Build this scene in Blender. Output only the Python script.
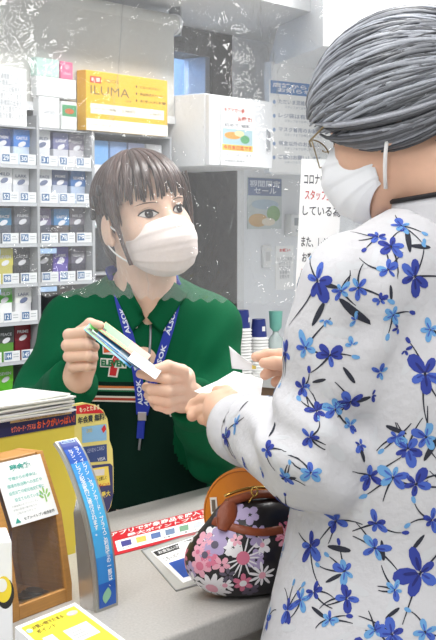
import bpy, bmesh, math, random
import numpy as np
from mathutils import Vector, Matrix
from mathutils.bvhtree import BVHTree

for o in list(bpy.data.objects):
    bpy.data.objects.remove(o, do_unlink=True)
SC = bpy.context.scene
COL = SC.collection
RND = random.Random(7)

# ------------------------------------------------------------------ camera
FPX, CAMZ, PITCH = 1280.0, 1.377, math.radians(4.24)
cd = bpy.data.cameras.new('camera')
cd.sensor_fit = 'VERTICAL'; cd.sensor_height = 24.0; cd.lens = FPX / 640 * 24.0
cd.clip_start = 0.05; cd.clip_end = 50
cam = bpy.data.objects.new('camera', cd); COL.objects.link(cam)
cam.location = (0, 0, CAMZ); cam.rotation_euler = (math.pi / 2 - PITCH, 0, 0)
SC.camera = cam

# ------------------------------------------------------------------ world, exposure
W = bpy.data.worlds.new('store_ambience'); SC.world = W; W.use_nodes = True
W.node_tree.nodes['Background'].inputs[0].default_value = (0.95, 0.98, 1.0, 1)
W.node_tree.nodes['Background'].inputs[1].default_value = 0.62
SC.view_settings.view_transform = 'Standard'; SC.view_settings.look = 'None'
SC.view_settings.gamma = 1.0; SC.view_settings.use_curve_mapping = False
SC.view_settings.exposure = 0.0
# three rows of ceiling lights of the shop (fixtures are built below)
CEIL_Z = 2.75
LAMPS = [(-0.576, 1.21, 10, 1.2, 0.26), (0.286, 2.315, 18, 1.2, 0.26), (1.15, 3.42, 40, 1.0, 0.26), (0.29, 0.535, 9, 1.2, 0.26), (-0.57, -0.57, 22, 1.2, 0.26)]
for (lx, ly, lw, ll, lt) in LAMPS:
    ld = bpy.data.lights.new('ceiling_lamp_light', 'AREA'); ld.shape = 'RECTANGLE'
    ld.size = ll; ld.size_y = lt; ld.energy = lw; ld.color = (1.0, 0.985, 0.96)
    lo = bpy.data.objects.new('ceiling_lamp_light', ld); COL.objects.link(lo)
    lo.location = (lx, ly, CEIL_Z - 0.075); lo.rotation_euler = (0, 0, math.radians(52))

# ------------------------------------------------------------------ measuring helpers
def ray(x, y):
    xc, yc = (x - 218) / FPX, -(y - 320) / FPX
    c, s = math.cos(PITCH), math.sin(PITCH)
    return Vector((xc, c + yc * s, -s + yc * c))
def P(x, y, Y):
    d = ray(x, y); return Vector((0, 0, CAMZ)) + d * (Y / d.y)
def PZ(x, y, Z):
    d = ray(x, y); return Vector((0, 0, CAMZ)) + d * ((Z - CAMZ) / d.z)
ANG = math.radians(52)
U = Vector((math.cos(ANG), math.sin(ANG), 0))          # along the counter, away to the right
N = Vector((math.sin(ANG), -math.cos(ANG), 0))         # from the clerk towards the customer
ZV = Vector((0, 0, 1))
def PL(x, y, c):                                       # on the vertical plane N.p = c
    d = ray(x, y); o = Vector((0, 0, CAMZ)); return o + d * (c / d.dot(N))
def proj(p):
    p = Vector(p) - Vector((0, 0, CAMZ)); c, s = math.cos(PITCH), math.sin(PITCH)
    zc = p.y * c - p.z * s; yc = p.y * s + p.z * c
    return 218 + FPX * p.x / zc, 320 - FPX * yc / zc
def frame(o, x, y, z=None):
    x = Vector(x).normalized(); y = Vector(y)
    z = x.cross(y).normalized() if z is None else Vector(z).normalized()
    y = z.cross(x)
    M = Matrix.Identity(4)
    for i in range(3):
        M[i][0], M[i][1], M[i][2], M[i][3] = x[i], y[i], z[i], o[i]
    return M

# ------------------------------------------------------------------ materials
MATS = {}
def mat(name, col=(0.8, 0.8, 0.8), rough=0.55, metal=0.0, spec=0.4, var=0.05, scale=40.0, bump=0.0, bscale=200.0,
        trans=0.0, sss=0.0, coat=0.0, emit=0.0, sheen=0.0, stretch=None, attr=None):
    if name in MATS: return MATS[name]
    m = bpy.data.materials.new(name); m.use_nodes = True; MATS[name] = m
    nt = m.node_tree; b = nt.nodes['Principled BSDF']
    b.inputs['Roughness'].default_value = rough; b.inputs['Metallic'].default_value = metal
    b.inputs['Specular IOR Level'].default_value = spec
    if trans: b.inputs['Transmission Weight'].default_value = trans
    if coat: b.inputs['Coat Weight'].default_value = coat
    if sheen: b.inputs['Sheen Weight'].default_value = sheen
    if sss:
        b.inputs['Subsurface Weight'].default_value = sss
        b.inputs['Subsurface Radius'].default_value = (0.012, 0.005, 0.003); b.inputs['Subsurface Scale'].default_value = 0.4
    tc = nt.nodes.new('ShaderNodeTexCoord')
    vec = tc.outputs['Object']
    if stretch:
        mp = nt.nodes.new('ShaderNodeMapping'); mp.inputs['Scale'].default_value = stretch
        nt.links.new(vec, mp.inputs[0]); vec = mp.outputs[0]
    nz = nt.nodes.new('ShaderNodeTexNoise'); nz.inputs['Scale'].default_value = scale; nz.inputs['Detail'].default_value = 3
    nt.links.new(vec, nz.inputs['Vector'])
    mx = nt.nodes.new('ShaderNodeMix'); mx.data_type = 'RGBA'
    mx.inputs['A'].default_value = tuple(max(0, c * (1 - var)) for c in col) + (1,)
    mx.inputs['B'].default_value = tuple(min(1, c * (1 + var)) for c in col) + (1,)
    nt.links.new(nz.outputs['Fac'], mx.inputs['Factor'])
    out = mx.outputs['Result']
    if attr:
        at = nt.nodes.new('ShaderNodeAttribute'); at.attribute_name = attr
        m2 = nt.nodes.new('ShaderNodeMix'); m2.data_type = 'RGBA'; m2.blend_type = 'MULTIPLY'; m2.inputs['Factor'].default_value = 1
        nt.links.new(out, m2.inputs['A']); nt.links.new(at.outputs['Color'], m2.inputs['B']); out = m2.outputs['Result']
    nt.links.new(out, b.inputs['Base Color'])
    if emit:
        nt.links.new(out, b.inputs['Emission Color']); b.inputs['Emission Strength'].default_value = emit
    if bump:
        n2 = nt.nodes.new('ShaderNodeTexNoise'); n2.inputs['Scale'].default_value = bscale; n2.inputs['Detail'].default_value = 4
        nt.links.new(vec, n2.inputs['Vector'])
        bp = nt.nodes.new('ShaderNodeBump'); bp.inputs['Strength'].default_value = bump; bp.inputs['Distance'].default_value = 0.004
        nt.links.new(n2.outputs['Fac'], bp.inputs['Height']); nt.links.new(bp.outputs[0], b.inputs['Normal'])
    return m
def C(r, g, b):                                        # display (sRGB 0-255) -> linear
    f = lambda v: (v / 255 / 12.92) if v / 255 <= 0.04045 else ((v / 255 + 0.055) / 1.055) ** 2.4
    return (f(r), f(g), f(b))
def paint(r, g, b, rough=0.5, **k):
    return mat('print_%02x%02x%02x_%d' % (int(r), int(g), int(b), int(rough * 100)), C(r, g, b), rough, var=k.pop('var', 0.03), **k)

# ------------------------------------------------------------------ object helpers
def link(name, me, parent=None, world=False):
    o = bpy.data.objects.new(name, me); COL.objects.link(o)
    if parent is not None:
        o.parent = parent
        if world: o.matrix_parent_inverse = (root_matrix(parent)).inverted()
    return o
def root_matrix(o):
    if o.parent is None: return o.matrix_basis.copy()
    return root_matrix(o.parent) @ o.matrix_parent_inverse @ o.matrix_basis
def tag(o, label=None, cat=None, group=None, kind=None):
    for k, v in (('label', label), ('category', cat), ('group', group), ('kind', kind)):
        if v: o[k] = v
    return o
def thing(name, label, cat, M=None, group=None, kind=None):
    e = bpy.data.objects.new(name, None); COL.objects.link(e); e.empty_display_size = 0.05
    if M is not None:
        e.matrix_basis = M if isinstance(M, Matrix) else Matrix.Translation(Vector(M))
    return tag(e, label, cat, group, kind)

class MB:
    def __init__(s): s.v, s.f, s.mi, s.c, s.cur, s.col = [], [], [], [], 0, None
    def add(s, vs, fs, mi=None):
        n = len(s.v); s.v += [tuple(v) for v in vs]; s.f += [tuple(i + n for i in f) for f in fs]
        s.mi += [s.cur if mi is None else mi] * len(fs)
        s.c += [s.col or (1, 1, 1)] * len(vs); return s
    def box(s, M, sx, sy, sz, mi=None):
        """centred on M in x,y,z"""
        vs = [M @ Vector((x * sx / 2, y * sy / 2, z * sz / 2)) for x in (-1, 1) for y in (-1, 1) for z in (-1, 1)]
        return s.add(vs, [(0, 1, 3, 2), (4, 6, 7, 5), (0, 4, 5, 1), (2, 3, 7, 6), (0, 2, 6, 4), (1, 5, 7, 3)], mi)
    def rbox(s, M, sx, sy, sz, r=0.003, seg=2, mi=None):
        bm = bmesh.new(); bmesh.ops.create_cube(bm, size=1)
        for v in bm.verts: v.co = Vector((v.co.x * sx, v.co.y * sy, v.co.z * sz))
        bmesh.ops.bevel(bm, geom=list(bm.edges), offset=r, segments=seg, affect='EDGES', profile=0.5)
        bm.verts.index_update()
        s.add([M @ v.co for v in bm.verts], [tuple(v.index for v in f.verts) for f in bm.faces], mi); bm.free(); return s
    def quad(s, a, b, c, d, mi=None): return s.add([a, b, c, d], [(0, 1, 2, 3)], mi)
    def prism(s, M, pts, h, mi=None):
        """outline pts (x,y) extruded in z 0..h of M"""
        n = len(pts)
        vs = [M @ Vector((x, y, 0)) for x, y in pts] + [M @ Vector((x, y, h)) for x, y in pts]
        fs = [tuple(range(n - 1, -1, -1)), tuple(range(n, 2 * n))] + [(i, (i + 1) % n, n + (i + 1) % n, n + i) for i in range(n)]
        return s.add(vs, fs, mi)
    def tube(s, pts, rad, seg=10, mi=None, caps=True, flat=1.0, up=None):
        pts = [Vector(p) for p in pts]; n = len(pts)
        rads = rad if isinstance(rad, (list, tuple)) else [rad] * n
        vs, fs = [], []
        t0 = (pts[1] - pts[0]).normalized(); a = Vector(up) if up else (ZV if abs(t0.z) < 0.9 else Vector((1, 0, 0)))
        for i in range(n):
            t = (pts[min(i + 1, n - 1)] - pts[max(i - 1, 0)]).normalized()
            a = (a - t * a.dot(t)).normalized(); b = t.cross(a)
            for k in range(seg):
                w = 2 * math.pi * k / seg
                vs.append(pts[i] + (a * math.cos(w) * flat + b * math.sin(w)) * rads[i])
        for i in range(n - 1):
            for k in range(seg):
                k2 = (k + 1) % seg
                fs.append((i * seg + k, i * seg + k2, (i + 1) * seg + k2, (i + 1) * seg + k))
        if caps: fs += [tuple(range(seg - 1, -1, -1)), tuple((n - 1) * seg + k for k in range(seg))]
        return s.add(vs, fs, mi)
    def lathe(s, M, prof, seg=24, mi=None):
        vs, fs = [], []
        for (r, z) in prof:
            for k in range(seg):
                w = 2 * math.pi * k / seg; vs.append(M @ Vector((r * math.cos(w), r * math.sin(w), z)))
        for i in range(len(prof) - 1):
            for k in range(seg):
                k2 = (k + 1) % seg; fs.append((i * seg + k, i * seg + k2, (i + 1) * seg + k2, (i + 1) * seg + k))
        fs += [tuple(range(seg - 1, -1, -1)), tuple((len(prof) - 1) * seg + k for k in range(seg))]
        return s.add(vs, fs, mi)
    def grid(s, fn, nu, nv, mi=None, thick=0.0):
        """fn(u,v) -> point; u,v in 0..1"""
        vs = [Vector(fn(i / nu, j / nv)) for j in range(nv + 1) for i in range(nu + 1)]
        fs = [(j * (nu + 1) + i, j * (nu + 1) + i + 1, (j + 1) * (nu + 1) + i + 1, (j + 1) * (nu + 1) + i) for j in range(nv) for i in range(nu)]
        if not thick: return s.add(vs, fs, mi)
        nrm = [Vector((0, 0, 0)) for _ in vs]
        for f in fs:
            nn = (vs[f[1]] - vs[f[0]]).cross(vs[f[3]] - vs[f[0]])
            for k in f: nrm[k] = nrm[k] + nn
        m = len(vs); back = [vs[k] - nrm[k].normalized() * thick for k in range(m)]
        fs2 = fs + [tuple(k + m for k in reversed(f)) for f in fs]
        row = [i for i in range(nu + 1)] + [j * (nu + 1) + nu for j in range(1, nv + 1)] + [nv * (nu + 1) + i for i in range(nu - 1, -1, -1)] + [j * (nu + 1) for j in range(nv - 1, 0, -1)]
        for a, b in zip(row, row[1:] + row[:1]): fs2.append((b, a, a + m, b + m))
        return s.add(vs + back, fs2, mi)
    def build(s, name, mats, parent=None, smooth=False, world=True, attr=None):
        me = bpy.data.meshes.new(name); me.from_pydata(s.v, [], s.f)
        for m in (mats if isinstance(mats, (list, tuple)) else [mats]): me.materials.append(m)
        if max(s.mi or [0]) > 0: me.polygons.foreach_set('material_index', s.mi)
        if smooth: me.polygons.foreach_set('use_smooth', [True] * len(s.f))
        if attr:
            a = me.attributes.new(attr, 'FLOAT_COLOR', 'POINT')
            a.data.foreach_set('color', np.array([c + (1,) for c in s.c], dtype=np.float32).ravel())
        me.update()
        return link(name, me, parent, world)

def auto_smooth(o, ang=40):
    me = o.data; me.polygons.foreach_set('use_smooth', [True] * len(me.polygons))
    try: me.set_sharp_from_angle(angle=math.radians(ang))
    except Exception: pass
    return o

def copy_tree(o, parent=None):
    c = o.copy(); COL.objects.link(c)
    if parent is not None: c.parent = parent
    for ch in o.children: copy_tree(ch, c)
    return c

# lettering: returns verts (x,y) and faces, fitted to box centred at 0
TXT = {}
def text_data(s, bold=0.0, line=1.0, align='CENTER', res=2):
    key = (s, bold, line, align)
    if key in TXT: return TXT[key]
    cu = bpy.data.curves.new('t', 'FONT'); cu.body = s; cu.size = 1; cu.resolution_u = res; cu.offset = bold
    cu.space_line = line; cu.align_x = align
    ob = bpy.data.objects.new('t', cu); me = bpy.data.meshes.new_from_object(ob)
    co = np.array([v.co[:] for v in me.vertices]); fs = [tuple(p.vertices) for p in me.polygons]
    bpy.data.objects.remove(ob); bpy.data.curves.remove(cu); bpy.data.meshes.remove(me)
    lo, hi = co.min(0), co.max(0)
    co = (co - (lo + hi) / 2)
    TXT[key] = (co, fs, hi - lo); return TXT[key]
def text_on(mb, M, s, w, h=None, mi=None, bold=0.0, line=1.0, align='CENTER', lift=0.0004, warp=None, slant=0.0):
    """flat lettering in plane z=lift of M, fitted to width w (and height h)"""
    co, fs, d = text_data(s, bold, line, align)
    sx = w / max(d[0], 1e-6); sy = sx if h is None else h / max(d[1], 1e-6)
    vs = []
    for c in co:
        p = Vector((c[0] * sx + c[1] * sy * slant, c[1] * sy, lift)); vs.append(warp(p) if warp else M @ p)
    mb.add(vs, fs, mi)
def rect_on(mb, M, x, y, w, h, mi=None, lift=0.0003):
    mb.quad(*[M @ Vector((x + a * w / 2, y + b * h / 2, lift)) for a, b in ((-1, -1), (1, -1), (1, 1), (-1, 1))], mi)
def poly_on(mb, M, pts, mi=None, lift=0.0003):
    mb.add([M @ Vector((x, y, lift)) for x, y in pts], [tuple(range(len(pts)))], mi)
def oval(cx, cy, rx, ry, n=16, rot=0):
    c, s = math.cos(rot), math.sin(rot)
    return [(cx + rx * math.cos(t) * c - ry * math.sin(t) * s, cy + rx * math.cos(t) * s + ry * math.sin(t) * c) for t in [2 * math.pi * k / n for k in range(n)]]

# ------------------------------------------------------------------ implicit surfaces (numpy signed distances -> surface nets)
def nv(p): return np.array([p[0], p[1], p[2]], dtype=np.float64)
def sd_cone(Q, a, b, ra, rb):
    a, b = nv(a), nv(b); ab = b - a
    t = np.clip((Q - a) @ ab / max(ab @ ab, 1e-9), 0, 1)
    return np.linalg.norm(Q - a - t[:, None] * ab, axis=1) - (ra + (rb - ra) * t)
def sd_ell(Q, c, r, R=None):
    q = Q - nv(c)
    if R is not None: q = q @ np.asarray(R)            # columns of R = local axes
    r = np.array(r); k0 = np.linalg.norm(q / r, axis=1); k1 = np.linalg.norm(q / r ** 2, axis=1)
    return k0 * (k0 - 1) / np.maximum(k1, 1e-6)
def sd_box(Q, c, half, R=None, rr=0.0):
    q = Q - nv(c)
    if R is not None: q = q @ np.asarray(R)
    d = np.abs(q) - (np.array(half) - rr)
    return np.linalg.norm(np.maximum(d, 0), axis=1) + np.minimum(d.max(1), 0) - rr
def smin(a, b, k):
    h = np.clip(0.5 + 0.5 * (b - a) / k, 0, 1); return b * (1 - h) + a * h - k * h * (1 - h)
def smax(a, b, k): return -smin(-a, -b, k)
def chain(Q, pts, rads, k=0.012):
    d = None
    for i in range(len(pts) - 1):
        e = sd_cone(Q, pts[i], pts[i + 1], rads[i], rads[i + 1]); d = e if d is None else smin(d, e, k)
    return d
_PERM = np.random.RandomState(3).rand(64, 64, 64)
def vnoise(Q, s):
    q = Q * s; i = np.floor(q).astype(int); f = q - i; f = f * f * (3 - 2 * f); r = 0
    for dx in (0, 1):
        for dy in (0, 1):
            for dz in (0, 1):
                w = (f[:, 0] if dx else 1 - f[:, 0]) * (f[:, 1] if dy else 1 - f[:, 1]) * (f[:, 2] if dz else 1 - f[:, 2])
                r = r + w * _PERM[(i[:, 0] + dx) % 64, (i[:, 1] + dy) % 64, (i[:, 2] + dz) % 64]
    return r - 0.5
def nets(sdf, lo, hi, h):
    lo, hi = nv(lo), nv(hi); n = np.ceil((hi - lo) / h).astype(int) + 1
    xs = [lo[k] + h * np.arange(n[k]) for k in range(3)]
    # coarse pass, then only the blocks near the surface
    G = np.stack(np.meshgrid(*xs, indexing='ij'), -1).reshape(-1, 3)
    B = 6
    val = np.full(len(G), 1.0)
    nb = [int(math.ceil(n[k] / B)) for k in range(3)]
    cx = [lo[k] + h * (B * np.arange(nb[k]) + (B - 1) / 2) for k in range(3)]
    CG = np.stack(np.meshgrid(*cx, indexing='ij'), -1).reshape(-1, 3)
    cv = sdf(CG).reshape(nb)
    near = np.abs(cv) < h * B * 1.9
    full = np.repeat(np.repeat(np.repeat(near, B, 0), B, 1), B, 2)[:n[0], :n[1], :n[2]].reshape(-1)
    fill = np.repeat(np.repeat(np.repeat(cv, B, 0), B, 1), B, 2)[:n[0], :n[1], :n[2]].reshape(-1)
    val[:] = fill; idx = np.where(full)[0]
    val[idx] = sdf(G[idx])
    V = val.reshape(n)
    V[0], V[-1], V[:, 0], V[:, -1], V[:, :, 0], V[:, :, -1] = [np.maximum(a, h * 0.5) for a in (V[0], V[-1], V[:, 0], V[:, -1], V[:, :, 0], V[:, :, -1])]
    S = V < 0; m = n - 1
    corners = [(a, b, c) for a in (0, 1) for b in (0, 1) for c in (0, 1)]
    sl = lambda A, c: A[c[0]:c[0] + m[0], c[1]:c[1] + m[1], c[2]:c[2] + m[2]]
    cnt = sum(sl(S, c).astype(np.int8) for c in corners)
    act = (cnt > 0) & (cnt < 8); ai = np.argwhere(act); K = len(ai)
    ids = -np.ones(m, dtype=np.int64); ids[act] = np.arange(K)
    acc = np.zeros((K, 3)); num = np.zeros(K)
    cvv = {c: V[ai[:, 0] + c[0], ai[:, 1] + c[1], ai[:, 2] + c[2]] for c in corners}
    for c in corners:
        for ax in range(3):
            if c[ax] == 0:
                e = list(c); e[ax] = 1; e = tuple(e); a, b = cvv[c], cvv[e]
                x = (a < 0) != (b < 0); t = np.where(x, a / np.where(a == b, 1, a - b), 0)
                pt = np.array(c, float)[None].repeat(K, 0); pt[:, ax] += t
                acc[x] += pt[x]; num[x] += 1
    vs = lo + h * (ai + acc / num[:, None])
    faces = []
    for ax in range(3):
        o1, o2 = [k for k in range(3) if k != ax]
        a = S.copy(); sh = [slice(None)] * 3; sh[ax] = slice(0, -1); s2 = [slice(None)] * 3; s2[ax] = slice(1, None)
        ch = S[tuple(sh)] != S[tuple(s2)]; first = S[tuple(sh)]
        e = np.argwhere(ch); e = e[(e[:, o1] > 0) & (e[:, o2] > 0) & (e[:, o1] < m[o1]) & (e[:, o2] < m[o2])]
        fl = first[e[:, 0], e[:, 1], e[:, 2]]
        def cid(d1, d2):
            q = e.copy(); q[:, o1] -= d1; q[:, o2] -= d2; return ids[q[:, 0], q[:, 1], q[:, 2]]
        q = np.stack([cid(1, 1), cid(0, 1), cid(0, 0), cid(1, 0)], 1)
        if ax == 1: fl = ~fl
        q[~fl] = q[~fl][:, ::-1]; faces.append(q)
    F = np.concatenate(faces); F = F[(F >= 0).all(1)]
    return vs, F
def relax(vs, F, it=2, lam=0.5):
    e = np.concatenate([F[:, [0, 1]], F[:, [1, 2]], F[:, [2, 3]], F[:, [3, 0]]]); e = np.concatenate([e, e[:, ::-1]])
    cnt = np.bincount(e[:, 0], minlength=len(vs))[:, None].clip(1)
    for _ in range(it):
        av = np.stack([np.bincount(e[:, 0], weights=vs[e[:, 1], k], minlength=len(vs)) for k in range(3)], 1) / cnt
        vs = vs + lam * (av - vs)
    return vs
def blob(sdf, lo, hi, h, it=2):
    vs, F = nets(sdf, lo, hi, h); return relax(vs, F, it), F
def blob_obj(name, parts, m, parent=None, smooth=True, world=True, M=None, fmat=None):
    """parts: list of (verts, faces); one mesh object"""
    vs = np.concatenate([p[0] for p in parts]); off = 0; fs = []
    for p in parts: fs.append(p[1] + off); off += len(p[0])
    F = np.concatenate(fs)
    if M is not None:
        A = np.array(M); vs = vs @ A[:3, :3].T + A[:3, 3]
    me = bpy.data.meshes.new(name)
    me.vertices.add(len(vs)); me.vertices.foreach_set('co', vs.astype(np.float32).ravel())
    me.loops.add(F.size); me.loops.foreach_set('vertex_index', F.astype(np.int32).ravel())
    me.polygons.add(len(F)); me.polygons.foreach_set('loop_start', np.arange(0, F.size, 4, dtype=np.int32))
    me.polygons.foreach_set('use_smooth', np.ones(len(F), dtype=bool))
    for mm in (m if isinstance(m, (list, tuple)) else [m]): me.materials.append(mm)
    if fmat is not None: me.polygons.foreach_set('material_index', fmat(vs, F).astype(np.int32))
    me.update(calc_edges=True); me.validate()
    return link(name, me, parent, world)
def bvh_of(o):
    M = root_matrix(o); me = o.data
    vs = [M @ v.co for v in me.vertices]; return BVHTree.FromPolygons(vs, [tuple(p.vertices) for p in me.polygons])
def stick(bvh, p, lift):
    l, n, i, d = bvh.find_nearest(p)
    return l + n * lift if l is not None else p
def hit(bvh, x, y):
    d = ray(x, y).normalized(); l, n, i, t = bvh.ray_cast(Vector((0, 0, CAMZ)), d); return l, n
# ================================================================== the setting
M_WALL = mat('wall_paint', C(232, 234, 238), 0.6, var=0.015, scale=6, bump=0.03, bscale=300)
M_WHITE = mat('white_laminate', C(240, 241, 243), 0.4, var=0.012, scale=8)
M_SOFFIT = mat('soffit_board', C(208, 209, 211), 0.7, var=0.03, scale=25, bump=0.05)
M_FLOOR = mat('floor_tile', C(205, 203, 198), 0.35, var=0.05, scale=5)
M_DARK = mat('dark_frame', C(66, 62, 60), 0.5, var=0.1)
M_STEEL = mat('steel', C(180, 182, 186), 0.3, metal=0.9)
CW = -2.461                                             # wall plane, N.p = CW
def on(c, s, z):                                        # point on plane N.p=c at coordinate s along U
    return N * c + U * s + ZV * z
def s_at(x, c): return PL(x, 225, c).dot(U)
def slab(mb, c0, c1, s0, s1, z0, z1, mi=None):          # box between planes c0<c1
    mid = on((c0 + c1) / 2, (s0 + s1) / 2, (z0 + z1) / 2)
    mb.box(frame(mid, U, ZV, N), abs(s1 - s0), abs(z1 - z0), abs(c1 - c0), mi)
    # frame x=U, y=Z, z=N
def struct(o): o['kind'] = 'structure'; return o

mb = MB(); slab(mb, -4.2, 3.2, -2.6, 6.2, -0.1, 0.0); struct(mb.build('floor', M_FLOOR))
mb = MB(); slab(mb, -3.2, 3.2, -2.6, 6.2, CEIL_Z, CEIL_Z + 0.1); struct(mb.build('ceiling', M_WALL))
# back wall with the window and the doorway cut out
sw0, sw1 = s_at(158, CW), s_at(227, CW); zw1 = PL(200, 31, CW).z; zw0 = zw1 - 0.42
sd0, sd1 = s_at(168, CW), s_at(229, CW); zd1 = PL(200, 150, CW).z
WT = 0.12
mb = MB()
slab(mb, CW - WT, CW, -1.2, min(sw0, sd0), 0, CEIL_Z)
slab(mb, CW - WT, CW, max(sw1, sd1), 5.6, 0, CEIL_Z)
slab(mb, CW - WT, CW, min(sw0, sd0), max(sw1, sd1), zw1, CEIL_Z)
slab(mb, CW - WT, CW, min(sw0, sd0), max(sw1, sd1), zd1, zw0)
slab(mb, CW - WT, CW, min(sw0, sd0), sw0, zw0, zw1); slab(mb, CW - WT, CW, sw1, max(sw1, sd1), zw0, zw1)
struct(mb.build('wall_back', M_WALL))
# soffit hanging in front of the window wall
zs = PL(200, 30, CW).z
mb = MB(); slab(mb, CW, CW + 0.45, -0.8, 4.6, zs, CEIL_Z); struct(mb.build('trim_1', M_SOFFIT))
# window
win = thing('window_1', None, None, on(CW, (sw0 + sw1) / 2, zw0)); struct(win)
fr = 0.045
mb = MB()
slab(mb, CW - 0.09, CW + 0.02, sw0, sw0 + fr * .6, zw0, zw1); slab(mb, CW - 0.09, CW + 0.02, sw1 - fr * 2.2, sw1, zw0, zw1)
slab(mb, CW - 0.09, CW + 0.02, sw0, sw1, zw1 - fr * 1.7, zw1); slab(mb, CW - 0.09, CW + 0.02, sw0, sw1, zw0, zw0 + fr)
mb.build('window_frame', M_DARK, win)
mb = MB(); slab(mb, CW - 0.06, CW - 0.054, sw0 + fr * .6, sw1 - fr * 2.2, zw0 + fr, zw1 - fr * 1.7)
mb.build('pane', mat('window_glass', (0.9, 0.95, 1), 0.02, trans=1.0, var=0), win)
mb = MB(); slab(mb, CW - 0.075, CW + 0.01, sw1 - fr * 2.7, sw1 - fr * 2.2, zw0 + fr, zw1 - fr * 1.7); mb.build('sash', mat('sash_metal', C(150, 155, 165), 0.4, metal=.5), win)
# blue room wall seen through the window, with a pale cloth bundle
o = MB(); slab(o, CW - 1.0, CW - 0.95, -0.2, 4.5, 0, 2.7)
struct(o.build('wall_beyond', mat('blue_wall', C(150, 185, 222), 0.6, var=0.12, scale=3)))
# doorway lining coloured dark to deepen the doorway's shade, dark room behind
door = thing('door_1', None, None, on(CW, (sd0 + sd1) / 2, 0)); struct(door)
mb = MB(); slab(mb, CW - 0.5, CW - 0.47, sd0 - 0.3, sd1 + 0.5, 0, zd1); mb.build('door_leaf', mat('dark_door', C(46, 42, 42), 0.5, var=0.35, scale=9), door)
mb = MB(); slab(mb, CW - 0.5, CW - WT, sd1, sd1 + 0.03, 0, zd1); slab(mb, CW - 0.5, CW - WT, sd0 - 0.03, sd0, 0, zd1); slab(mb, CW - 0.5, CW - WT, sd0 - 0.03, sd1 + .03, zd1, zd1 + .03)
mb.build('lining', mat('door_lining', C(58, 54, 53), 0.5), door)
mb = MB(); slab(mb, CW - WT - .001, CW + .0365, sd1 - .012, sd1 - .005, 0, zd1); mb.build('dark_reveal', mat('door_reveal_shade', C(74, 70, 68), 0.5), door)  # dark strip added over the white wall reveal, shade put into its colour
mb = MB(); slab(mb, CW - 0.02, CW + 0.035, sd1 - .005, s_at(244, CW + .035), 0, zd1 + .03)
mb.build('door_frame', mat('door_frame_grey', C(218, 219, 221), 0.5), door)
mb = MB()
for k in range(3): slab(mb, CW - 0.47, CW - 0.465, sd0 + 0.1, sd0 + 0.42, 0.9 + 0.22 * k, 1.05 + 0.22 * k)
mb.build('panel', mat('dark_door_panel', C(78, 70, 66), 0.4, var=0.2), door)

# wedge-ended bulkhead at the upper right
E = [P(323, 46, 3.5), P(268, 67, 3.96)]
ex = Vector((E[1].x - E[0].x, E[1].y - E[0].y, 0)); zb = E[0].z
right = Vector((ex.y, -ex.x, 0)).normalized()
out = [(0, 0), (ex.length, 0), (ex.length * 0.28, 0.42), (ex.length * 0.2, CEIL_Z - zb), (0, CEIL_Z - zb)]
mb = MB(); mb.prism(frame((E[0].x, E[0].y, zb), ex, ZV) @ Matrix.Identity(4), out, 0.9)
bulk = struct(mb.build('trim_2', M_WHITE))
# white partition panel under the bulkhead that carries the blue-headed notice
p0 = P(268, 66, 3.90); pr = Vector((0.75, 0.66, 0)).normalized()
mb = MB(); mb.box(frame(p0 + pr * 0.32 - ZV * 0.155, pr, ZV), 0.64, 0.335, 0.03)
panel_o = struct(mb.build('trim_3', M_WHITE))
PPN = Vector((pr.y, -pr.x, 0))
# side and front walls of the shop, out of view
mb = MB(); slab(mb, CW, 3.2, 5.5, 5.6, 0, CEIL_Z); struct(mb.build('wall_right', M_WALL))
# ceiling light fixtures
for i, (lx, ly, lw, ll, lt) in enumerate(LAMPS):
    M = Matrix.Translation((lx, ly, CEIL_Z)) @ Matrix.Rotation(math.radians(52), 4, 'Z')
    t = thing('ceiling_light', ['long ceiling light above the leaflet stand', 'long ceiling light above the vinyl curtain', 'shorter ceiling light at the far end of the counter', 'long ceiling light above the customer side', 'long ceiling light behind the photographer'][i], 'ceiling light', M, 'ceiling lights of the shop')
    b = MB(); b.rbox(Matrix.Translation((0, 0, -0.03)), ll + .06, lt + .06, .06, .01); b.build('housing', M_WHITE, t, world=False)
    b = MB(); b.rbox(Matrix.Translation((0, 0, -0.063)), ll, lt * .9, .012, .004); b.build('diffuser', mat('lamp_diffuser', (1, 1, 1), 0.5, emit=6.0, var=0), t, world=False)

# unseen lamp added to brighten the blue room behind the window
pl = on(CW - .72, 2.8, 2.55)
t = thing('ceiling_light', 'small unseen ceiling light added to brighten the blue room behind the window', 'ceiling light', pl, 'ceiling lights of the shop')
b = MB(); b.rbox(Matrix.Translation((0, 0, .03)), .32, .32, .06, .01); b.build('housing', M_WHITE, t, world=False)
b = MB(); b.rbox(Matrix.Translation((0, 0, -.004)), .28, .28, .008, .003); b.build('diffuser', MATS['lamp_diffuser'], t, world=False)
ld = bpy.data.lights.new('room_fill_light', 'AREA'); ld.size = .28; ld.energy = 110; lo = bpy.data.objects.new('room_fill_light', ld); COL.objects.link(lo); lo.location = pl - ZV * .012
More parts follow.
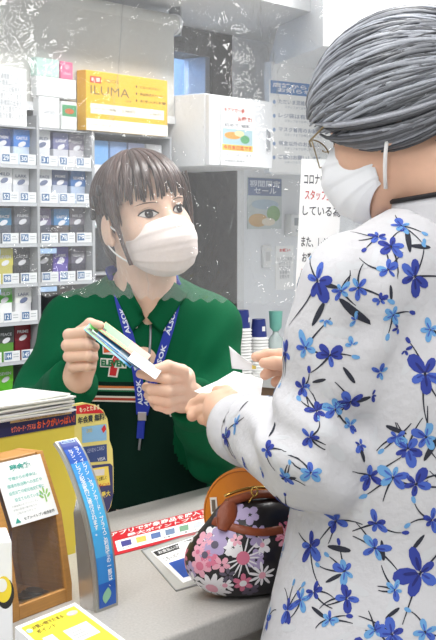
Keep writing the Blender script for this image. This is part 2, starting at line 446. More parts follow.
# ================================================================== background things
# roller blind
CB = -2.26
t = thing('roller_blind', 'pale grey roller blind hanging behind the cigarette shelf', 'blind', on(CB, s_at(100, CB), 1.6))
sR = s_at(170, CB); zR = PL(170, 24, CB).z; s0b = s_at(-60, CB); zbb = PL(60, 106, CB).z
mb = MB(); mb.tube([on(CB, s0b, zR), on(CB, sR + .012, zR)], 0.026, 20); auto_smooth(mb.build('roller', mat('blind_roller', C(214, 214, 210), 0.5), t))
mb = MB(); mb.tube([on(CB, sR + .012, zR), on(CB, sR + .022, zR)], 0.029, 20); auto_smooth(mb.build('end_cap', M_WHITE, t))
mb = MB(); slab(mb, CB + .022, CB + .024, s0b, sR - .01, zbb, zR); mb.build('fabric', mat('blind_fabric', C(214, 213, 208), 0.8, var=0.03, scale=60), t)
mb = MB(); slab(mb, CB + .018, CB + .028, s0b, sR - .01, zbb - .02, zbb); mb.build('bottom_bar', M_WHITE, t)
# bracket up to the soffit
mb = MB(); slab(mb, CB - .02, CB + .02, sR + .022, sR + .027, zR - .03, zs); mb.build('bracket', M_STEEL, t)
mb = MB(); slab(mb, CB - .02, CB + .02, s0b, s0b + .005, zR - .03, zs); mb.build('bracket', M_STEEL, t)

# white wall cabinet
K = P(205, 130, 3.42); CC = K.dot(N); sK = K.dot(U); sE = s_at(269, CC)
zt, zbm = PL(205, 93, CC).z, PL(205, 166, CC).z
t = thing('wall_cabinet', 'white wall cabinet with a colourful notice on its front', 'cabinet', on(CC - .15, (sK + sE) / 2, zbm))
mb = MB(); mb.rbox(frame(on((CC + CW) / 2, (sK + sE) / 2, (zt + zbm) / 2), U, ZV, N), sE - sK, zt - zbm, CC - CW - .002, .004)
auto_smooth(mb.build('body', M_WHITE, t))
mb = MB(); slab(mb, CC, CC + .012, sK + .003, sE - .003, zbm + .004, zt - .004); d = mb.build('door', mat('cabinet_door', C(238, 239, 242), 0.35, var=.01), t)
mb = MB(); slab(mb, CC + .012, CC + .02, sE - .03, sE - .022, zbm + .05, zbm + .11); mb.build('handle', M_STEEL, d)

def sheet(name, label, x0, y0, x1, y1, c, bg, cat='notice', group=None, lift=.002):
    """paper on a plane N.p=c, between pixel columns / rows (measured at its left edge)"""
    s0, s1 = s_at(x0, c), s_at(x1, c); z1, z0 = PL(x0, y0, c).z, PL(x0, y1, c).z
    M = frame(on(c + lift, (s0 + s1) / 2, (z0 + z1) / 2), U, ZV, N)
    t = thing(name, label, cat, M, group)
    b = MB(); b.box(Matrix.Translation((0, 0, 0)), s1 - s0, z1 - z0, .0012); b.build('paper', bg, t, world=False)
    return t, s1 - s0, z1 - z0
PAPER = mat('white_paper', C(246, 246, 246), 0.6, var=.01)
I4 = Matrix.Identity(4)
t, w, h = sheet('notice', 'white notice with red heading and orange artwork on the wall cabinet', 220, 104, 253, 165, CC + .0125, PAPER)
b = MB(); text_on(b, I4, 'モアマガ一番', w * .62, h * .075, 0, .02, lift=.0012); 
for v in range(len(b.v)): b.v[v] = (b.v[v][0] - w * .1, b.v[v][1] + h * .42, b.v[v][2])
n0 = len(b.v); text_on(b, I4, '登録で!', w * .45, h * .08, 0, .03, lift=.0012)
for v in range(n0, len(b.v)): b.v[v] = (b.v[v][0] + w * .2, b.v[v][1] + h * .29, b.v[v][2])
b.build('heading', paint(205, 80, 60), t, world=False)
def txt(par, name, s, x, y, w, h, m, bold=0.0, line=1.0, lift=.0013, align='CENTER', rot=0):
    b = MB(); text_on(b, Matrix.Translation((x, y, 0)) @ Matrix.Rotation(rot, 4, 'Z'), s, w, h, None, bold, line, align, lift); return b.build(name, m, par, world=False)
def patch(par, name, x, y, w, h, m, lift=.0009, pts=None):
    b = MB()
    if pts: poly_on(b, I4, pts, None, lift)
    else: rect_on(b, I4, x, y, w, h, None, lift)
    return b.build(name, m, par, world=False)
INK = paint(70, 70, 80); INKL = paint(120, 125, 135); RED = paint(214, 36, 40)
txt(t, 'lettering', '初めて 無料', 0, h * .17, w * .8, h * .06, INKL, .01)
patch(t, 'artwork', 0, -.02 * h, w * .9, h * .26, paint(175, 205, 215))
patch(t, 'artwork', -.1 * w, -.0 * h, w * .5, h * .15, paint(235, 160, 70), .0011, oval(-.15 * w, 0, w * .25, h * .06))
patch(t, 'artwork', 0, 0, 0, 0, paint(90, 165, 110), .0012, oval(.22 * w, -.05 * h, w * .14, h * .07))
patch(t, 'artwork', 0, 0, 0, 0, paint(230, 225, 170), .0013, oval(.05 * w, .04 * h, w * .15, h * .05))
txt(t, 'lettering', '今月末日迄です', 0, -h * .2, w * .86, h * .075, paint(215, 70, 40), .03)
patch(t, 'band', 0, -h * .2, w * .92, h * .1, paint(240, 205, 90))
txt(t, 'lettering', 'くわしくはレジまで', 0, -h * .32, w * .85, h * .05, INKL); txt(t, 'lettering', '加盟店の皆様から', -w * .05, -h * .42, w * .7, h * .035, INKL)

# picture poster on the wall
t, w, h = sheet('poster', 'small poster with blue sky and orange food on the back wall', 247, 177, 281, 229, CW, paint(196, 205, 205))
patch(t, 'artwork', 0, h * .32, w * .98, h * .34, paint(96, 116, 160)); txt(t, 'lettering', '期間限定\nセール', 0, h * .32, w * .9, h * .26, paint(225, 232, 245), .02, lift=.0016)
patch(t, 'artwork', 0, 0, 0, 0, paint(205, 165, 105), .0012, oval(-.2 * w, -.33 * h, .28 * w, .13 * h)); patch(t, 'artwork', 0, 0, 0, 0, paint(120, 165, 100), .0011, oval(.25 * w, -.2 * h, .2 * w, .16 * h))
patch(t, 'artwork', 0, 0, 0, 0, paint(225, 215, 195), .0014, oval(.1 * w, -.36 * h, .2 * w, .08 * h)); patch(t, 'artwork', 0, 0, 0, 0, paint(170, 190, 205), .0010, oval(.0, -.02 * h, .4 * w, .1 * h))
# grey intercom and switch
def device(name, label, x0, y0, x1, y1, c, dep):
    s0, s1 = s_at(x0, c), s_at(x1, c); z1, z0 = PL(x0, y0, c).z, PL(x0, y1, c).z
    M = frame(on(c + dep / 2, (s0 + s1) / 2, (z0 + z1) / 2), U, ZV, N); t = thing(name, label, 'wall device', M)
    b = MB(); b.rbox(I4, s1 - s0, z1 - z0, dep, .004); auto_smooth(b.build('housing', mat('device_white', C(226, 227, 228), .4), t, world=False)); return t, s1 - s0, z1 - z0
t, w, h = device('intercom', 'pale wall intercom with small grey screen beside the poster', 284, 214, 298, 236, CW, .03)
patch(t, 'screen', 0, h * .15, w * .6, h * .35, paint(150, 156, 160), .0155); patch(t, 'button', 0, -h * .25, w * .4, h * .12, paint(190, 192, 194), .0155)
t, w, h = device('switch_plate', 'white light switch plate low on the back wall', 261, 245, 269, 268, CW, .012)
patch(t, 'rocker', 0, 0, w * .5, h * .4, paint(205, 206, 208), .0065)
t, w, h = sheet('notice', 'white memo with small red heading and grey lines on the back wall', 275, 246, 293, 290, CW, PAPER)
txt(t, 'heading', 'お願い', 0, h * .4, w * .6, h * .07, RED, .03); txt(t, 'lettering', 'いつもご来店\nありがとう\nございます\nお客様へ\nお知らせ', 0, 0, w * .8, h * .5, INKL)

# blue-headed notice on the partition panel
pc = p0 + pr * .10 - ZV * .0 + PPN * .0165
def onpanel(x, y):
    d = ray(x, y); o = Vector((0, 0, CAMZ)); return o + d * ((p0 + PPN * .0165 - o).dot(PPN) / d.dot(PPN))
a, bq, cc_ = onpanel(269, 79), onpanel(330, 79), onpanel(269, 172)
w = (bq - a).length; h = a.z - cc_.z
Mn = frame(a + pr * w / 2 - ZV * h / 2, pr, ZV)
t = thing('notice', 'large white notice with blue header of cloud shape under the bulkhead', 'notice', Mn)
b = MB(); b.box(I4, w, h, .0012); b.build('paper', PAPER, t, world=False)
patch(t, 'header', 0, h * .42, w * .96, h * .14, paint(92, 136, 198)); txt(t, 'lettering', '店舗からの\nお知らせ', -w * .1, h * .42, w * .7, h * .1, paint(235, 240, 250), .03, lift=.0016)
for k in range(5):
    yy = h * (.26 - .15 * k)
    patch(t, 'bullet', 0, 0, 0, 0, paint(150, 175, 215), .0010, oval(-w * .42, yy, h * .022, h * .022))
    txt(t, 'lettering', ['ただいま混雑緩和の為', 'レジ袋は有料です', 'マスク着用のお願い', '現金以外のお支払い', 'ご協力お願いします'][k], 0, yy + h * .01, w * .7, h * .05, paint(120, 135, 165), .005)
    txt(t, 'lettering', 'スタッフまでお申し付けください', 0.02, yy - h * .045, w * .66, h * .03, paint(165, 175, 190))

# ---------------------------------------------------------------- cigarette shelf
CS = -2.213
COLS = [(-17, -1), (1, 17.5), (19, 35.5), (40, 57), (58.5, 74), (75.5, 90.5)]
TAGY = [160, 198, 239, 279, 317, 356, 395]
ROWZ = [PL(20, y, CS).z for y in TAGY]                   # centre height of the price tags
sh0, sh1, shm = s_at(-22, CS), s_at(92.5, CS), s_at(37.7, CS)
zt_sh = PL(20, 114, CS).z
t = thing('cigarette_shelf', 'grey display rack filled with rows of cigarette packs', 'shelf', on(CS - .1, (sh0 + sh1) / 2, 0))
M_RACK = mat('rack_grey', C(176, 178, 182), .4, var=.03); M_RACKD = mat('rack_dark_grey', C(112, 114, 120), .5)  # back panels get a darker grey than boards and uprights
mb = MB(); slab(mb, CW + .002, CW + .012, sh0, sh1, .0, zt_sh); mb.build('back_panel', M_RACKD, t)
for sx in (sh0, shm, sh1):
    mb = MB(); slab(mb, CW + .012, CS + .004, sx - .004, sx + .004, 0, zt_sh); mb.build('upright', M_RACK, t)
for k, z in enumerate(ROWZ + [PL(20, 120, CS).z]):
    for sa, sb in ((sh0, shm), (shm, sh1)):
        mb = MB(); slab(mb, CW + .012, CS, sa + .004, sb - .004, z - .018, z - .014); br = mb.build('shelf_board', M_RACK, t)
        if k < 7:
            mb = MB(); slab(mb, CS, CS + .003, sa + .004, sb - .004, z - .019, z - .010); mb.build('price_rail', mat('clear_rail', C(200, 203, 208), .25), br)
for z in [PL(20, y, CS).z for y in (252.5, 291.5)]:      # pale blue header strips above two rows
    for sa, sb in ((sh0 + .006, sh0 + .065), (shm + .006, shm + .06)):
        mb = MB(); slab(mb, CS - .001, CS + .002, sa, sb, z - .004, z + .008); mb.build('header_strip', paint(170, 200, 235), t)
# base cabinet of the rack
mb = MB(); slab(mb, CW + .012, CS, sh0, sh1, 0, ROWZ[-1] - .02); mb.build('base', M_RACK, t)
# pack colours: (top, lower band, name)
Wt = ((236, 237, 240), (222, 224, 230), 'white')
PK = [[None, ((62, 84, 150), (225, 228, 235), 'navy and white'), ((70, 130, 210), (205, 220, 240), 'bright blue'), Wt, ((118, 120, 158), (205, 206, 214), 'lilac grey'), ((142, 136, 150), (210, 208, 214), 'warm grey')],
      [((150, 165, 190), (220, 225, 232), 'blue grey'), Wt, Wt, Wt, ((96, 110, 150), (190, 196, 210), 'slate blue'), ((66, 112, 172), (180, 196, 220), 'mid blue')],
      [((120, 120, 130), (90, 92, 100), 'grey'), ((50, 120, 160), (86, 92, 104), 'teal and grey'), ((104, 106, 116), (84, 86, 96), 'dark grey'), ((112, 104, 136), (78, 78, 92), 'grey purple'), ((76, 132, 184), (96, 90, 92), 'blue and brown'), ((128, 122, 132), (84, 84, 94), 'charcoal grey')],
      [((140, 120, 165), (200, 196, 206), 'pale purple'), ((206, 198, 84), (196, 188, 90), 'yellow'), ((76, 76, 82), (56, 56, 62), 'dark charcoal'), ((62, 62, 70), (50, 50, 58), 'black'), ((84, 66, 156), (112, 96, 178), 'violet'), ((104, 100, 116), (74, 72, 86), 'slate grey')],
      [((110, 170, 215), (235, 238, 240), 'sky blue and white'), ((92, 176, 70), (238, 240, 240), 'white and green'), ((238, 238, 236), (232, 232, 234), 'plain white'), None, None, None],
      [((96, 190, 40), (84, 170, 40), 'lime green'), ((70, 74, 72), (92, 150, 60), 'dark with green band'), ((132, 34, 44), (110, 26, 36), 'dark red'), None, None, None],
      [((60, 60, 58), (90, 100, 60), 'blackish green'), ((112, 200, 44), (92, 178, 40), 'bright lime'), None, None, None, None]]
TAGN = [[None, '29', '30', '31', '32', '33'], ['51', '52', '53', '54', '55', '56'], ['74', '75', '76', '77', '78', '79'], ['97', '98', '99', '100', '101', '102'], ['120', '121', '122', None, None, None], ['143', '144', '145', None, None, None], ['166', '167', None, None, None, None]]
ROWN = ['top', 'second', 'third', 'fourth', 'fifth', 'sixth', 'lowest']
COLN = ['cut off at the frame edge', 'beside the frame edge', 'just before the rack upright', 'just after the rack upright', 'in the middle right slot', 'at the rack end']
TAGW = paint(236, 238, 240); TAGB = paint(70, 112, 160); TAGI = paint(240, 244, 248)
for r in range(7):
    for c in range(6):
        p = PK[r][c]
        if p is None: continue
        s0, s1 = s_at(COLS[c][0], CS), s_at(COLS[c][1], CS); sc_ = (s0 + s1) / 2; w = min(.055, s1 - s0 - .002); h = .087 + (.004 if (r * 5 + c) % 3 == 0 else 0)
        zb_ = ROWZ[r] - .014
        M = frame(on(CS - .016 - .004 * ((r + c) % 2), sc_, zb_), U, -N, ZV)   # x along rack, y into the rack, z up
        pk = thing('cigarette_pack', '%s cigarette pack, %s shelf row, %s' % (p[2], ROWN[r], COLN[c]), 'cigarette pack', M, 'cigarette packs on the rack')
        b = MB(); b.rbox(Matrix.Translation((0, .011, h / 2)), w, .022, h, .0015, 1); b.build('box', paint(*p[1], rough=.35), pk, world=False)
        b = MB(); b.box(Matrix.Translation((0, .011, h * .76)), w + .0006, .0226, h * .46); b.build('lid_print', paint(*p[0], rough=.35), pk, world=False)
        Mf = frame((0, -.0006, h * .62), (1, 0, 0), (0, 0, 1))
        b = MB(); text_on(b, Mf @ Matrix.Translation((0, h * .14, 0)), ['PRIME', 'SEVEN', 'CASTLE', 'MILD', 'LARK', 'PEACE'][(r * 2 + c) % 6], w * .7, .007, 0, .02)
        lite = sum(p[0]) > 550
        poly_on(b, Mf, oval(0, -.002, w * .26, .006, 12, .3), 0, .0005)
        b.build('lettering', paint(110, 120, 150) if lite else paint(222, 222, 228), pk, world=False)
        # price tag on the rail
        if TAGN[r][c]:
            Mt = frame(on(CS + .0035, sc_, ROWZ[r]), U, ZV)
            b = MB(); b.box(Mt @ Matrix.Translation((0, .002, 0)), w * 1.02, .024, .001, 0); rect_on(b, Mt, -w * .24, .003, w * .46, .0165, 1, .0007)
            text_on(b, Mt @ Matrix.Translation((-w * .24, .003, 0)), TAGN[r][c], w * .36, .011, 2, .02, lift=.001)
            for q in range(2): rect_on(b, Mt, w * .25, .006 - .006 * q, w * .34, .0016, 3, .0008)
            b.build('price_tag', [TAGW, TAGB, TAGI, paint(170, 176, 184)], t)

# second rack bay behind the clerk's head
sb0, sb1 = s_at(94, CS), s_at(171, CS); zb2 = PL(94, 131, CS).z
t = thing('cigarette_shelf', 'second rack bay behind the clerk under the yellow sign box', 'shelf', on(CS - .08, (sb0 + sb1) / 2, 0))
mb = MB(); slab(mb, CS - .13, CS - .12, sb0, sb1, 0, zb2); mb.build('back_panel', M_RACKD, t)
for sx in (sb0, sb1): mb = MB(); slab(mb, CS - .12, CS, sx - .004, sx + .004, 0, zb2); mb.build('upright', M_RACK, t)
for k in range(4):
    mb = MB(); slab(mb, CS - .12, CS, sb0 + .004, sb1 - .004, zb2 - .004 - .118 * k, zb2 - .118 * k); mb.build('shelf_board', M_RACK, t)
mb = MB(); slab(mb, CS - .12, CS, sb0 + .004, sb1 - .004, 0, zb2 - .37); mb.build('base', M_RACK, t)
for r, cols in enumerate([[((120, 170, 225), 'light blue'), ((132, 160, 205), 'soft blue'), ((165, 172, 205), 'pale lilac'), ((225, 226, 230), 'off-white')], [((84, 176, 160), 'mint teal'), ((200, 205, 215), 'silver'), ((190, 196, 205), 'pewter'), ((215, 217, 222), 'light silver')]]):
    for c, (col, nm) in enumerate(cols):
        wv = (sb1 - sb0 - .02) / 4; s_ = sb0 + .01 + wv * (c + .5); zz = zb2 - .118 * (r + 1)
        M = frame(on(CS - .02, s_, zz), U, -N, ZV); w = wv - .006; h = .098
        pk = thing('cigarette_carton', '%s carton on the %s shelf behind the clerk\'s hair' % (nm, ['upper', 'lower'][r]), 'carton', M, 'cartons behind the clerk')
        b = MB(); b.rbox(Matrix.Translation((0, .02, h / 2)), w, .04, h, .0015, 1); b.build('box', paint(*col, rough=.35), pk, world=False)
        b = MB(); b.box(Matrix.Translation((0, .02, h * .2)), w + .0006, .0406, h * .36); b.build('band', paint(228, 230, 235, rough=.4), pk, world=False)

# yellow sign box standing on the second bay
CI = CS + .012; si0, si1 = s_at(87, CI), s_at(168, CI); zi1, zi0 = PL(87, 69.5, CI).z, zb2
w, h, dp = si1 - si0, zi1 - zi0, .032
M = frame(on(CI, (si0 + si1) / 2, zi0), U, -N, ZV)
t = thing('sign_box', 'yellow promotional box lettered in grey on top of the rack', 'sign', M)
b = MB(); b.rbox(Matrix.Translation((0, dp / 2, h / 2)), w, dp, h, .002); b.build('box', mat('sign_yellow', C(246, 190, 52), .4, var=.02), t, world=False)
Mf = frame((0, 0, h / 2), (1, 0, 0), (0, 0, 1))
def sgn(name, m, fn):
    b = MB(); fn(b); return b.build(name, m, t, world=False)
sgn('white_band', paint(240, 238, 230), lambda b: rect_on(b, Mf, 0, -h * .40, w, h * .2))
sgn('price_strip', paint(242, 236, 222), lambda b: rect_on(b, Mf, 0, -h * .13, w * .9, h * .17))
sgn('red_badge', paint(216, 70, 40), lambda b: rect_on(b, Mf, -w * .39, h * .35, w * .13, h * .11))
sgn('badge_text', paint(250, 240, 230), lambda b: text_on(b, Mf @ Matrix.Translation((-w * .39, h * .35, .0003)), '新型', w * .1, h * .07, None, .03))
sgn('lettering', paint(138, 118, 66), lambda b: (text_on(b, Mf @ Matrix.Translation((-w * .2, h * .35, 0)), 'IQOS', w * .17, h * .065), text_on(b, Mf @ Matrix.Translation((-w * .22, h * .18, 0)), 'ILUMA', w * .46, h * .15), text_on(b, Mf @ Matrix.Translation((w * .0, h * .05, 0)), 'ONE', w * .07, h * .035)))
sgn('bullet_text', paint(120, 96, 46), lambda b: [(text_on(b, Mf @ Matrix.Translation((w * (.27 + .02 * k), h * (.32 - .12 * k), 0)), ['においが少ない', '新加熱式デバイス', 'お手入れ不要'][k], w * (.25 + .04 * k), h * .05, None, .01), poly_on(b, Mf, oval(w * .1, h * (.32 - .12 * k), h * .022, h * .022))) for k in range(3)])
sgn('price_text', paint(150, 136, 100), lambda b: (text_on(b, Mf @ Matrix.Translation((w * .0, -h * .13, .0003)), '3,980円', w * .16, h * .06), text_on(b, Mf @ Matrix.Translation((w * .34, -h * .13, .0003)), '6,980円', w * .14, h * .05), text_on(b, Mf @ Matrix.Translation((-w * .28, -h * .13, .0003)), 'メーカー希望', w * .26, h * .035)))
sgn('small_print', paint(205, 202, 196), lambda b: text_on(b, Mf @ Matrix.Translation((0, -h * .4, .0003)), '20歳未満の者の喫煙は、法律で禁じられています', w * .9, h * .04))

# things standing on top of the first bay
CT = CS + .0
ztop = PL(20, 120, CS).z - .014 + .0
def topbox(name, label, x0, y0, x1, y1, c, dep, col, cat='box', zbase=None):
    s0, s1 = s_at(x0, c), s_at(x1, c); z1 = PL(x0, y0, c).z; z0 = zbase if zbase is not None else PL(x0, y1, c).z
    M = frame(on(c, (s0 + s1) / 2, z0), U, -N, ZV); t = thing(name, label, cat, M, 'goods on top of the rack')
    b = MB(); b.rbox(Matrix.Translation((0, dep / 2, (z1 - z0) / 2)), s1 - s0, dep, z1 - z0, .002, 1); b.build('box', paint(*col, rough=.4), t, world=False)
    return t, s1 - s0, z1 - z0, frame((0, 0, (z1 - z0) / 2), (1, 0, 0), (0, 0, 1)), z1
zsh = PL(20, 120, CS).z - .014
t, w, h, Mf, zA = topbox('device_box', 'plain white box at the bottom of the small pile on the rack', 40, 96, 61, 0, CT, .022, (236, 237, 238), zbase=zsh)
b = MB(); text_on(b, Mf, 'HYBRID', w * .5, .008); b.build('lettering', paint(180, 184, 190), t, world=False)
t, w, h, Mf, zB = topbox('device_box', 'white box with green picture beside the plain white box', 62.5, 101, 78, 0, CT, .022, (232, 234, 232), zbase=zsh)
b = MB(); rect_on(b, Mf, 0, h * .18, w * .9, h * .4, 0); b.build('picture', paint(84, 160, 110), t, world=False)
b = MB(); poly_on(b, Mf, oval(0, h * .16, w * .3, h * .1), 0, .0006); b.build('badge', paint(196, 110, 60), t, world=False)
z_lo = max(zA, zB); zA = z_lo
t, w, h, Mf, zC = topbox('device_box', 'wide white box lying across two boxes on the rack', 38, 75.5, 77.5, 0, CT, .022, (230, 231, 232), zbase=z_lo)
t, w, h, Mf, zD = topbox('device_box', 'pale mint box at the top of the small pile', 38, 57, 61, 0, CT, .022, (196, 222, 214), zbase=zC)
b = MB(); rect_on(b, Mf, 0, 0, w * .7, h * .06, 0); b.build('band', paint(170, 205, 196), t, world=False)
t, w, h, Mf, zD = topbox('device_box', 'pink box at the top of the small pile', 62, 61, 74.5, 0, CT, .022, (232, 120, 156), zbase=zC)
b = MB(); rect_on(b, Mf, 0, -h * .2, w * .6, h * .1, 0); poly_on(b, Mf, oval(0, h * .2, w * .2, h * .14), 0); b.build('print', paint(245, 170, 190), t, world=False)
# white notice sheet standing on the rack
s0, s1 = s_at(-6, CT), s_at(28, CT); z1 = PL(10, 67, CT).z
M = frame(on(CT, (s0 + s1) / 2, zsh), U, -N, ZV); t = thing('notice', 'white sheet of small grey text standing on the rack', 'notice', M); h = z1 - zsh; w = s1 - s0
b = MB(); b.box(Matrix.Translation((0, .002, h / 2)), w, .003, h); b.build('paper', PAPER, t, world=False)
b = MB(); text_on(b, frame((0, 0, h * .5), (1, 0, 0), (0, 0, 1)), '健康増進法により\n二十歳未満の方への\nたばこの販売を\nお断りしています\n年齢確認の出来る\nものをご提示下さい\nご協力お願いします', w * .8, h * .78, None, 0); b.build('lettering', paint(176, 180, 186), t, world=False)

# ---------------------------------------------------------------- back counter, cups, bottle
CBK = CW + .47; sbk0 = s_at(246, CW) ; zbk = .935
t = thing('back_counter', 'white back counter along the wall that carries the cup stacks', 'counter', on(CW + .25, sbk0 + .6, 0))
mb = MB(); slab(mb, CW + .002, CBK, sbk0 - .28, sbk0 + 1.3, 0.0, zbk - .03); mb.build('body', mat('brown_front', C(150, 122, 98), .5, var=.12, scale=12), t)
mb = MB(); slab(mb, CW + .002, CBK + .015, sbk0 - .29, sbk0 + 1.3, zbk - .03, zbk); mb.build('worktop', mat('back_worktop', C(226, 226, 224), .35), t)
M_CUPB = mat('cup_blue', C(38, 52, 122), .45, var=.06); M_CUPW = mat('cup_paper', C(238, 238, 236), .5)
def cup_proto(name):
    R, r_, H = .0275, .0195, .062
    t = thing(name, 'x', 'cup', (0, 0, 0))
    b = MB(); b.lathe(I4, [(R - .002, .002), (r_ + (R - r_) * .12, H * .88), (r_, H), (r_ - .002, H - .003), (R - .004, .002)], 28)
    auto_smooth(b.build('sleeve', M_CUPB, t, world=False))
    b = MB(); b.tube([(R * math.cos(a), R * math.sin(a), .003) for a in [2 * math.pi * k / 28 for k in range(29)]], .0026, 8, caps=False); auto_smooth(b.build('rim', M_CUPW, t, world=False))
    b = MB(); b.lathe(I4, [(r_ - .002, H - .002), (.0005, H - .002)], 28); b.build('base', M_CUPW, t, world=False)
    b = MB(); b.lathe(I4, [(R + .0004, .004), (R - .0006, .0095)], 28); auto_smooth(b.build('white_band', M_CUPW, t, world=False))
    return t
proto = cup_proto('paper_cup'); first = True
CK = -2.25
for (x, ytop, nm) in ((242, 310, 'taller stack beside the clerk\'s sleeve'), (259, 319, 'shorter stack beside the customer\'s fingers')):
    s_ = s_at(x, CK); ztop_ = PL(x, ytop, CK).z; n = int((ztop_ - .062 - zbk) / .0085)
    dz = (ztop_ - .062 - zbk) / n
    for k in range(n + 1):
        c = proto if first else copy_tree(proto); first = False
        c.matrix_basis = Matrix.Translation(on(CK, s_, zbk + dz * k)) @ Matrix.Rotation(math.radians(-60 + 7 * k), 4, 'Z')
        c['group'] = 'upturned cups of the ' + nm
        c['label'] = ('topmost upturned blue paper cup of the ' if k == n else 'upturned blue paper cup with pale rim inside the ') + nm
        if k == n:
            b = MB(); Rf = .0232
            def wp(p, rr=Rf): 
                a = p.x / rr - 1.2; return Vector(((rr + .0006) * math.cos(a), (rr + .0006) * math.sin(a), .034 + p.y))
            b.add([wp(Vector((x_, y_, 0))) for x_, y_ in ((-.006, -.007), (.006, -.007), (.006, .007), (-.006, .007))], [(0, 1, 2, 3)]); b.build('emblem', M_CUPW, c, world=False)
sx = s_at(276, CK)
t = thing('lotion_bottle', 'teal translucent pump bottle behind the customer\'s sleeve', 'bottle', on(CK, sx, zbk))
zz = PL(276, 311, CK).z - zbk
b = MB(); b.lathe(I4, [(.02, 0), (.022, .004), (.022, zz - .085), (.01, zz - .07), (.008, zz - .06)], 20); auto_smooth(b.build('body', mat('clear_plastic', C(225, 238, 236), .2, trans=.5), t, world=False))
b = MB(); b.lathe(I4, [(.008, zz - .062), (.018, zz - .05), (.021, zz), (.019, zz)], 20); auto_smooth(b.build('cap', mat('teal_plastic', C(140, 214, 198), .3, trans=.3), t, world=False))
# ================================================================== the counter and what stands on it
ZC = 0.90
cF = PZ(160, 640, ZC).dot(N); cR = cF - 0.50
M_TOP = mat('counter_stone', C(176, 173, 168), .35, var=.28, scale=300, bump=.0)
t = thing('counter', 'grey speckled checkout counter between clerk and customer', 'counter', on((cF + cR) / 2, 1.4, 0))
mb = MB(); mb.rbox(frame(on((cF + cR) / 2, 1.1, ZC - .02), U, ZV, N), 3.4, .04, cF - cR, .006, 3); auto_smooth(mb.build('worktop', M_TOP, t))
mb = MB(); slab(mb, cR + .04, cF - .03, -.58, 2.78, .08, ZC - .04); mb.build('body', mat('counter_front', C(196, 190, 182), .5, var=.04), t)
mb = MB(); slab(mb, cR + .07, cF - .07, -.56, 2.76, 0, .08); mb.build('plinth', M_DARK, t)

class Q4:
    """bilinear sheet lying on the counter, u along, v up the sheet"""
    def __init__(s, p00, p10, p11, p01, lift=.0): s.c = [Vector(p) for p in (p00, p10, p11, p01)]; s.l = lift
    def __call__(s, u, v, l=0):
        a, b, c, d = s.c; p = a * (1 - u) * (1 - v) + b * u * (1 - v) + c * u * v + d * (1 - u) * v
        return p + ZV * (s.l + l)
    def rect(s, mb, u0, v0, u1, v1, l): mb.quad(s(u0, v0, l), s(u1, v0, l), s(u1, v1, l), s(u0, v1, l))
    def text(s, mb, st, u0, v0, u1, v1, l, bold=.02):
        text_on(mb, I4, st, u1 - u0, v1 - v0, None, bold, warp=lambda p: s((u0 + u1) / 2 + p.x, (v0 + v1) / 2 + p.y, l))
    def slab(s, name, m, par, th):
        b = MB(); lo = [s(u, v, 0) for u, v in ((0, 0), (1, 0), (1, 1), (0, 1))]; hi = [p + ZV * th for p in lo]
        b.add(lo + hi, [(3, 2, 1, 0), (4, 5, 6, 7)] + [(i, (i + 1) % 4, 4 + (i + 1) % 4, 4 + i) for i in range(4)]); return b.build(name, m, par)
# red campaign sheet
q = Q4(PZ(111, 557, ZC), PZ(226, 527, ZC), PZ(226, 504, ZC), PZ(104, 535, ZC), .0005)
t = thing('campaign_sheet', 'red bordered sheet with white lettering lying on the counter', 'sheet', q(.5, .5))
q.slab('paper', mat('sheet_red', C(200, 34, 44), .4, var=.03), t, .0008)
def qp(q, par, name, m, fn): b = MB(); fn(b); return b.build(name, m, par)
qp(q, t, 'white_field', PAPER, lambda b: q.rect(b, .06, .1, .97, .56, .0011))
qp(q, t, 'lettering', paint(250, 244, 240), lambda b: (q.text(b, 'アプリで対象商品を購入すると', .04, .78, .96, .97, .0012), q.text(b, '最大ポイントプレゼント！', .16, .60, .99, .75, .0012)))
for k, col in enumerate([(70, 70, 140), (225, 190, 90), (84, 110, 160), (110, 130, 160), (120, 160, 130), (196, 200, 205), (210, 90, 80)]):
    qp(q, t, 'card_picture', paint(*col), lambda b: q.rect(b, .1 + .12 * k, .24, .18 + .12 * k, .48, .0013))
qp(q, t, 'small_print', paint(90, 90, 96), lambda b: q.text(b, 'セブン‐イレブンアプリ　対象カード一覧　くわしくは店頭で', .1, .13, .92, .21, .0013, .01))
# white and blue sheet under clear mat
q = Q4(PZ(183, 584, ZC), PZ(228, 570, ZC), PZ(200, 536, ZC), PZ(151, 553, ZC), .0012)
t = thing('price_sheet', 'white sheet with black header and blue block beside the handbag', 'sheet', q(.5, .5))
q.slab('paper', PAPER, t, .0008)
qp(q, t, 'header', paint(36, 36, 40), lambda b: q.rect(b, .02, .82, .98, .97, .0011))
qp(q, t, 'header_text', paint(235, 235, 235), lambda b: q.text(b, 'お支払い方法', .08, .85, .6, .94, .0013))
qp(q, t, 'blue_block', paint(38, 82, 170), lambda b: q.rect(b, .08, .1, .55, .56, .0011))
qp(q, t, 'lettering', paint(60, 60, 66), lambda b: q.text(b, 'こちらのカード類', .06, .62, .6, .74, .0012, .01))
q2 = Q4(PZ(176, 592, ZC), PZ(236, 574, ZC), PZ(204, 530, ZC), PZ(141, 551, ZC), .0003)
t2 = thing('clear_mat', 'clear plastic mat framing the white and blue sheet', 'mat', q2(.5, .5))
q2.slab('sheet', mat('mat_plastic', C(190, 190, 186), .12, var=.02), t2, .0008)
b = MB(); 
for (u0, v0, u1, v1) in ((0, 0, 1, .02), (0, .98, 1, 1), (0, 0, .015, 1), (.985, 0, 1, 1)): q2.rect(b, u0, v0, u1, v1, .0011)
b.build('edge', paint(120, 122, 122), t2)
q3 = Q4(PZ(183, 560, ZC), PZ(212, 556, ZC), PZ(212, 538, ZC), PZ(178, 545, ZC), .0024)
t = thing('receipt_slip', 'small white slip lying on the white and blue sheet', 'paper', q3(.5, .5)); q3.slab('paper', PAPER, t, .0006)

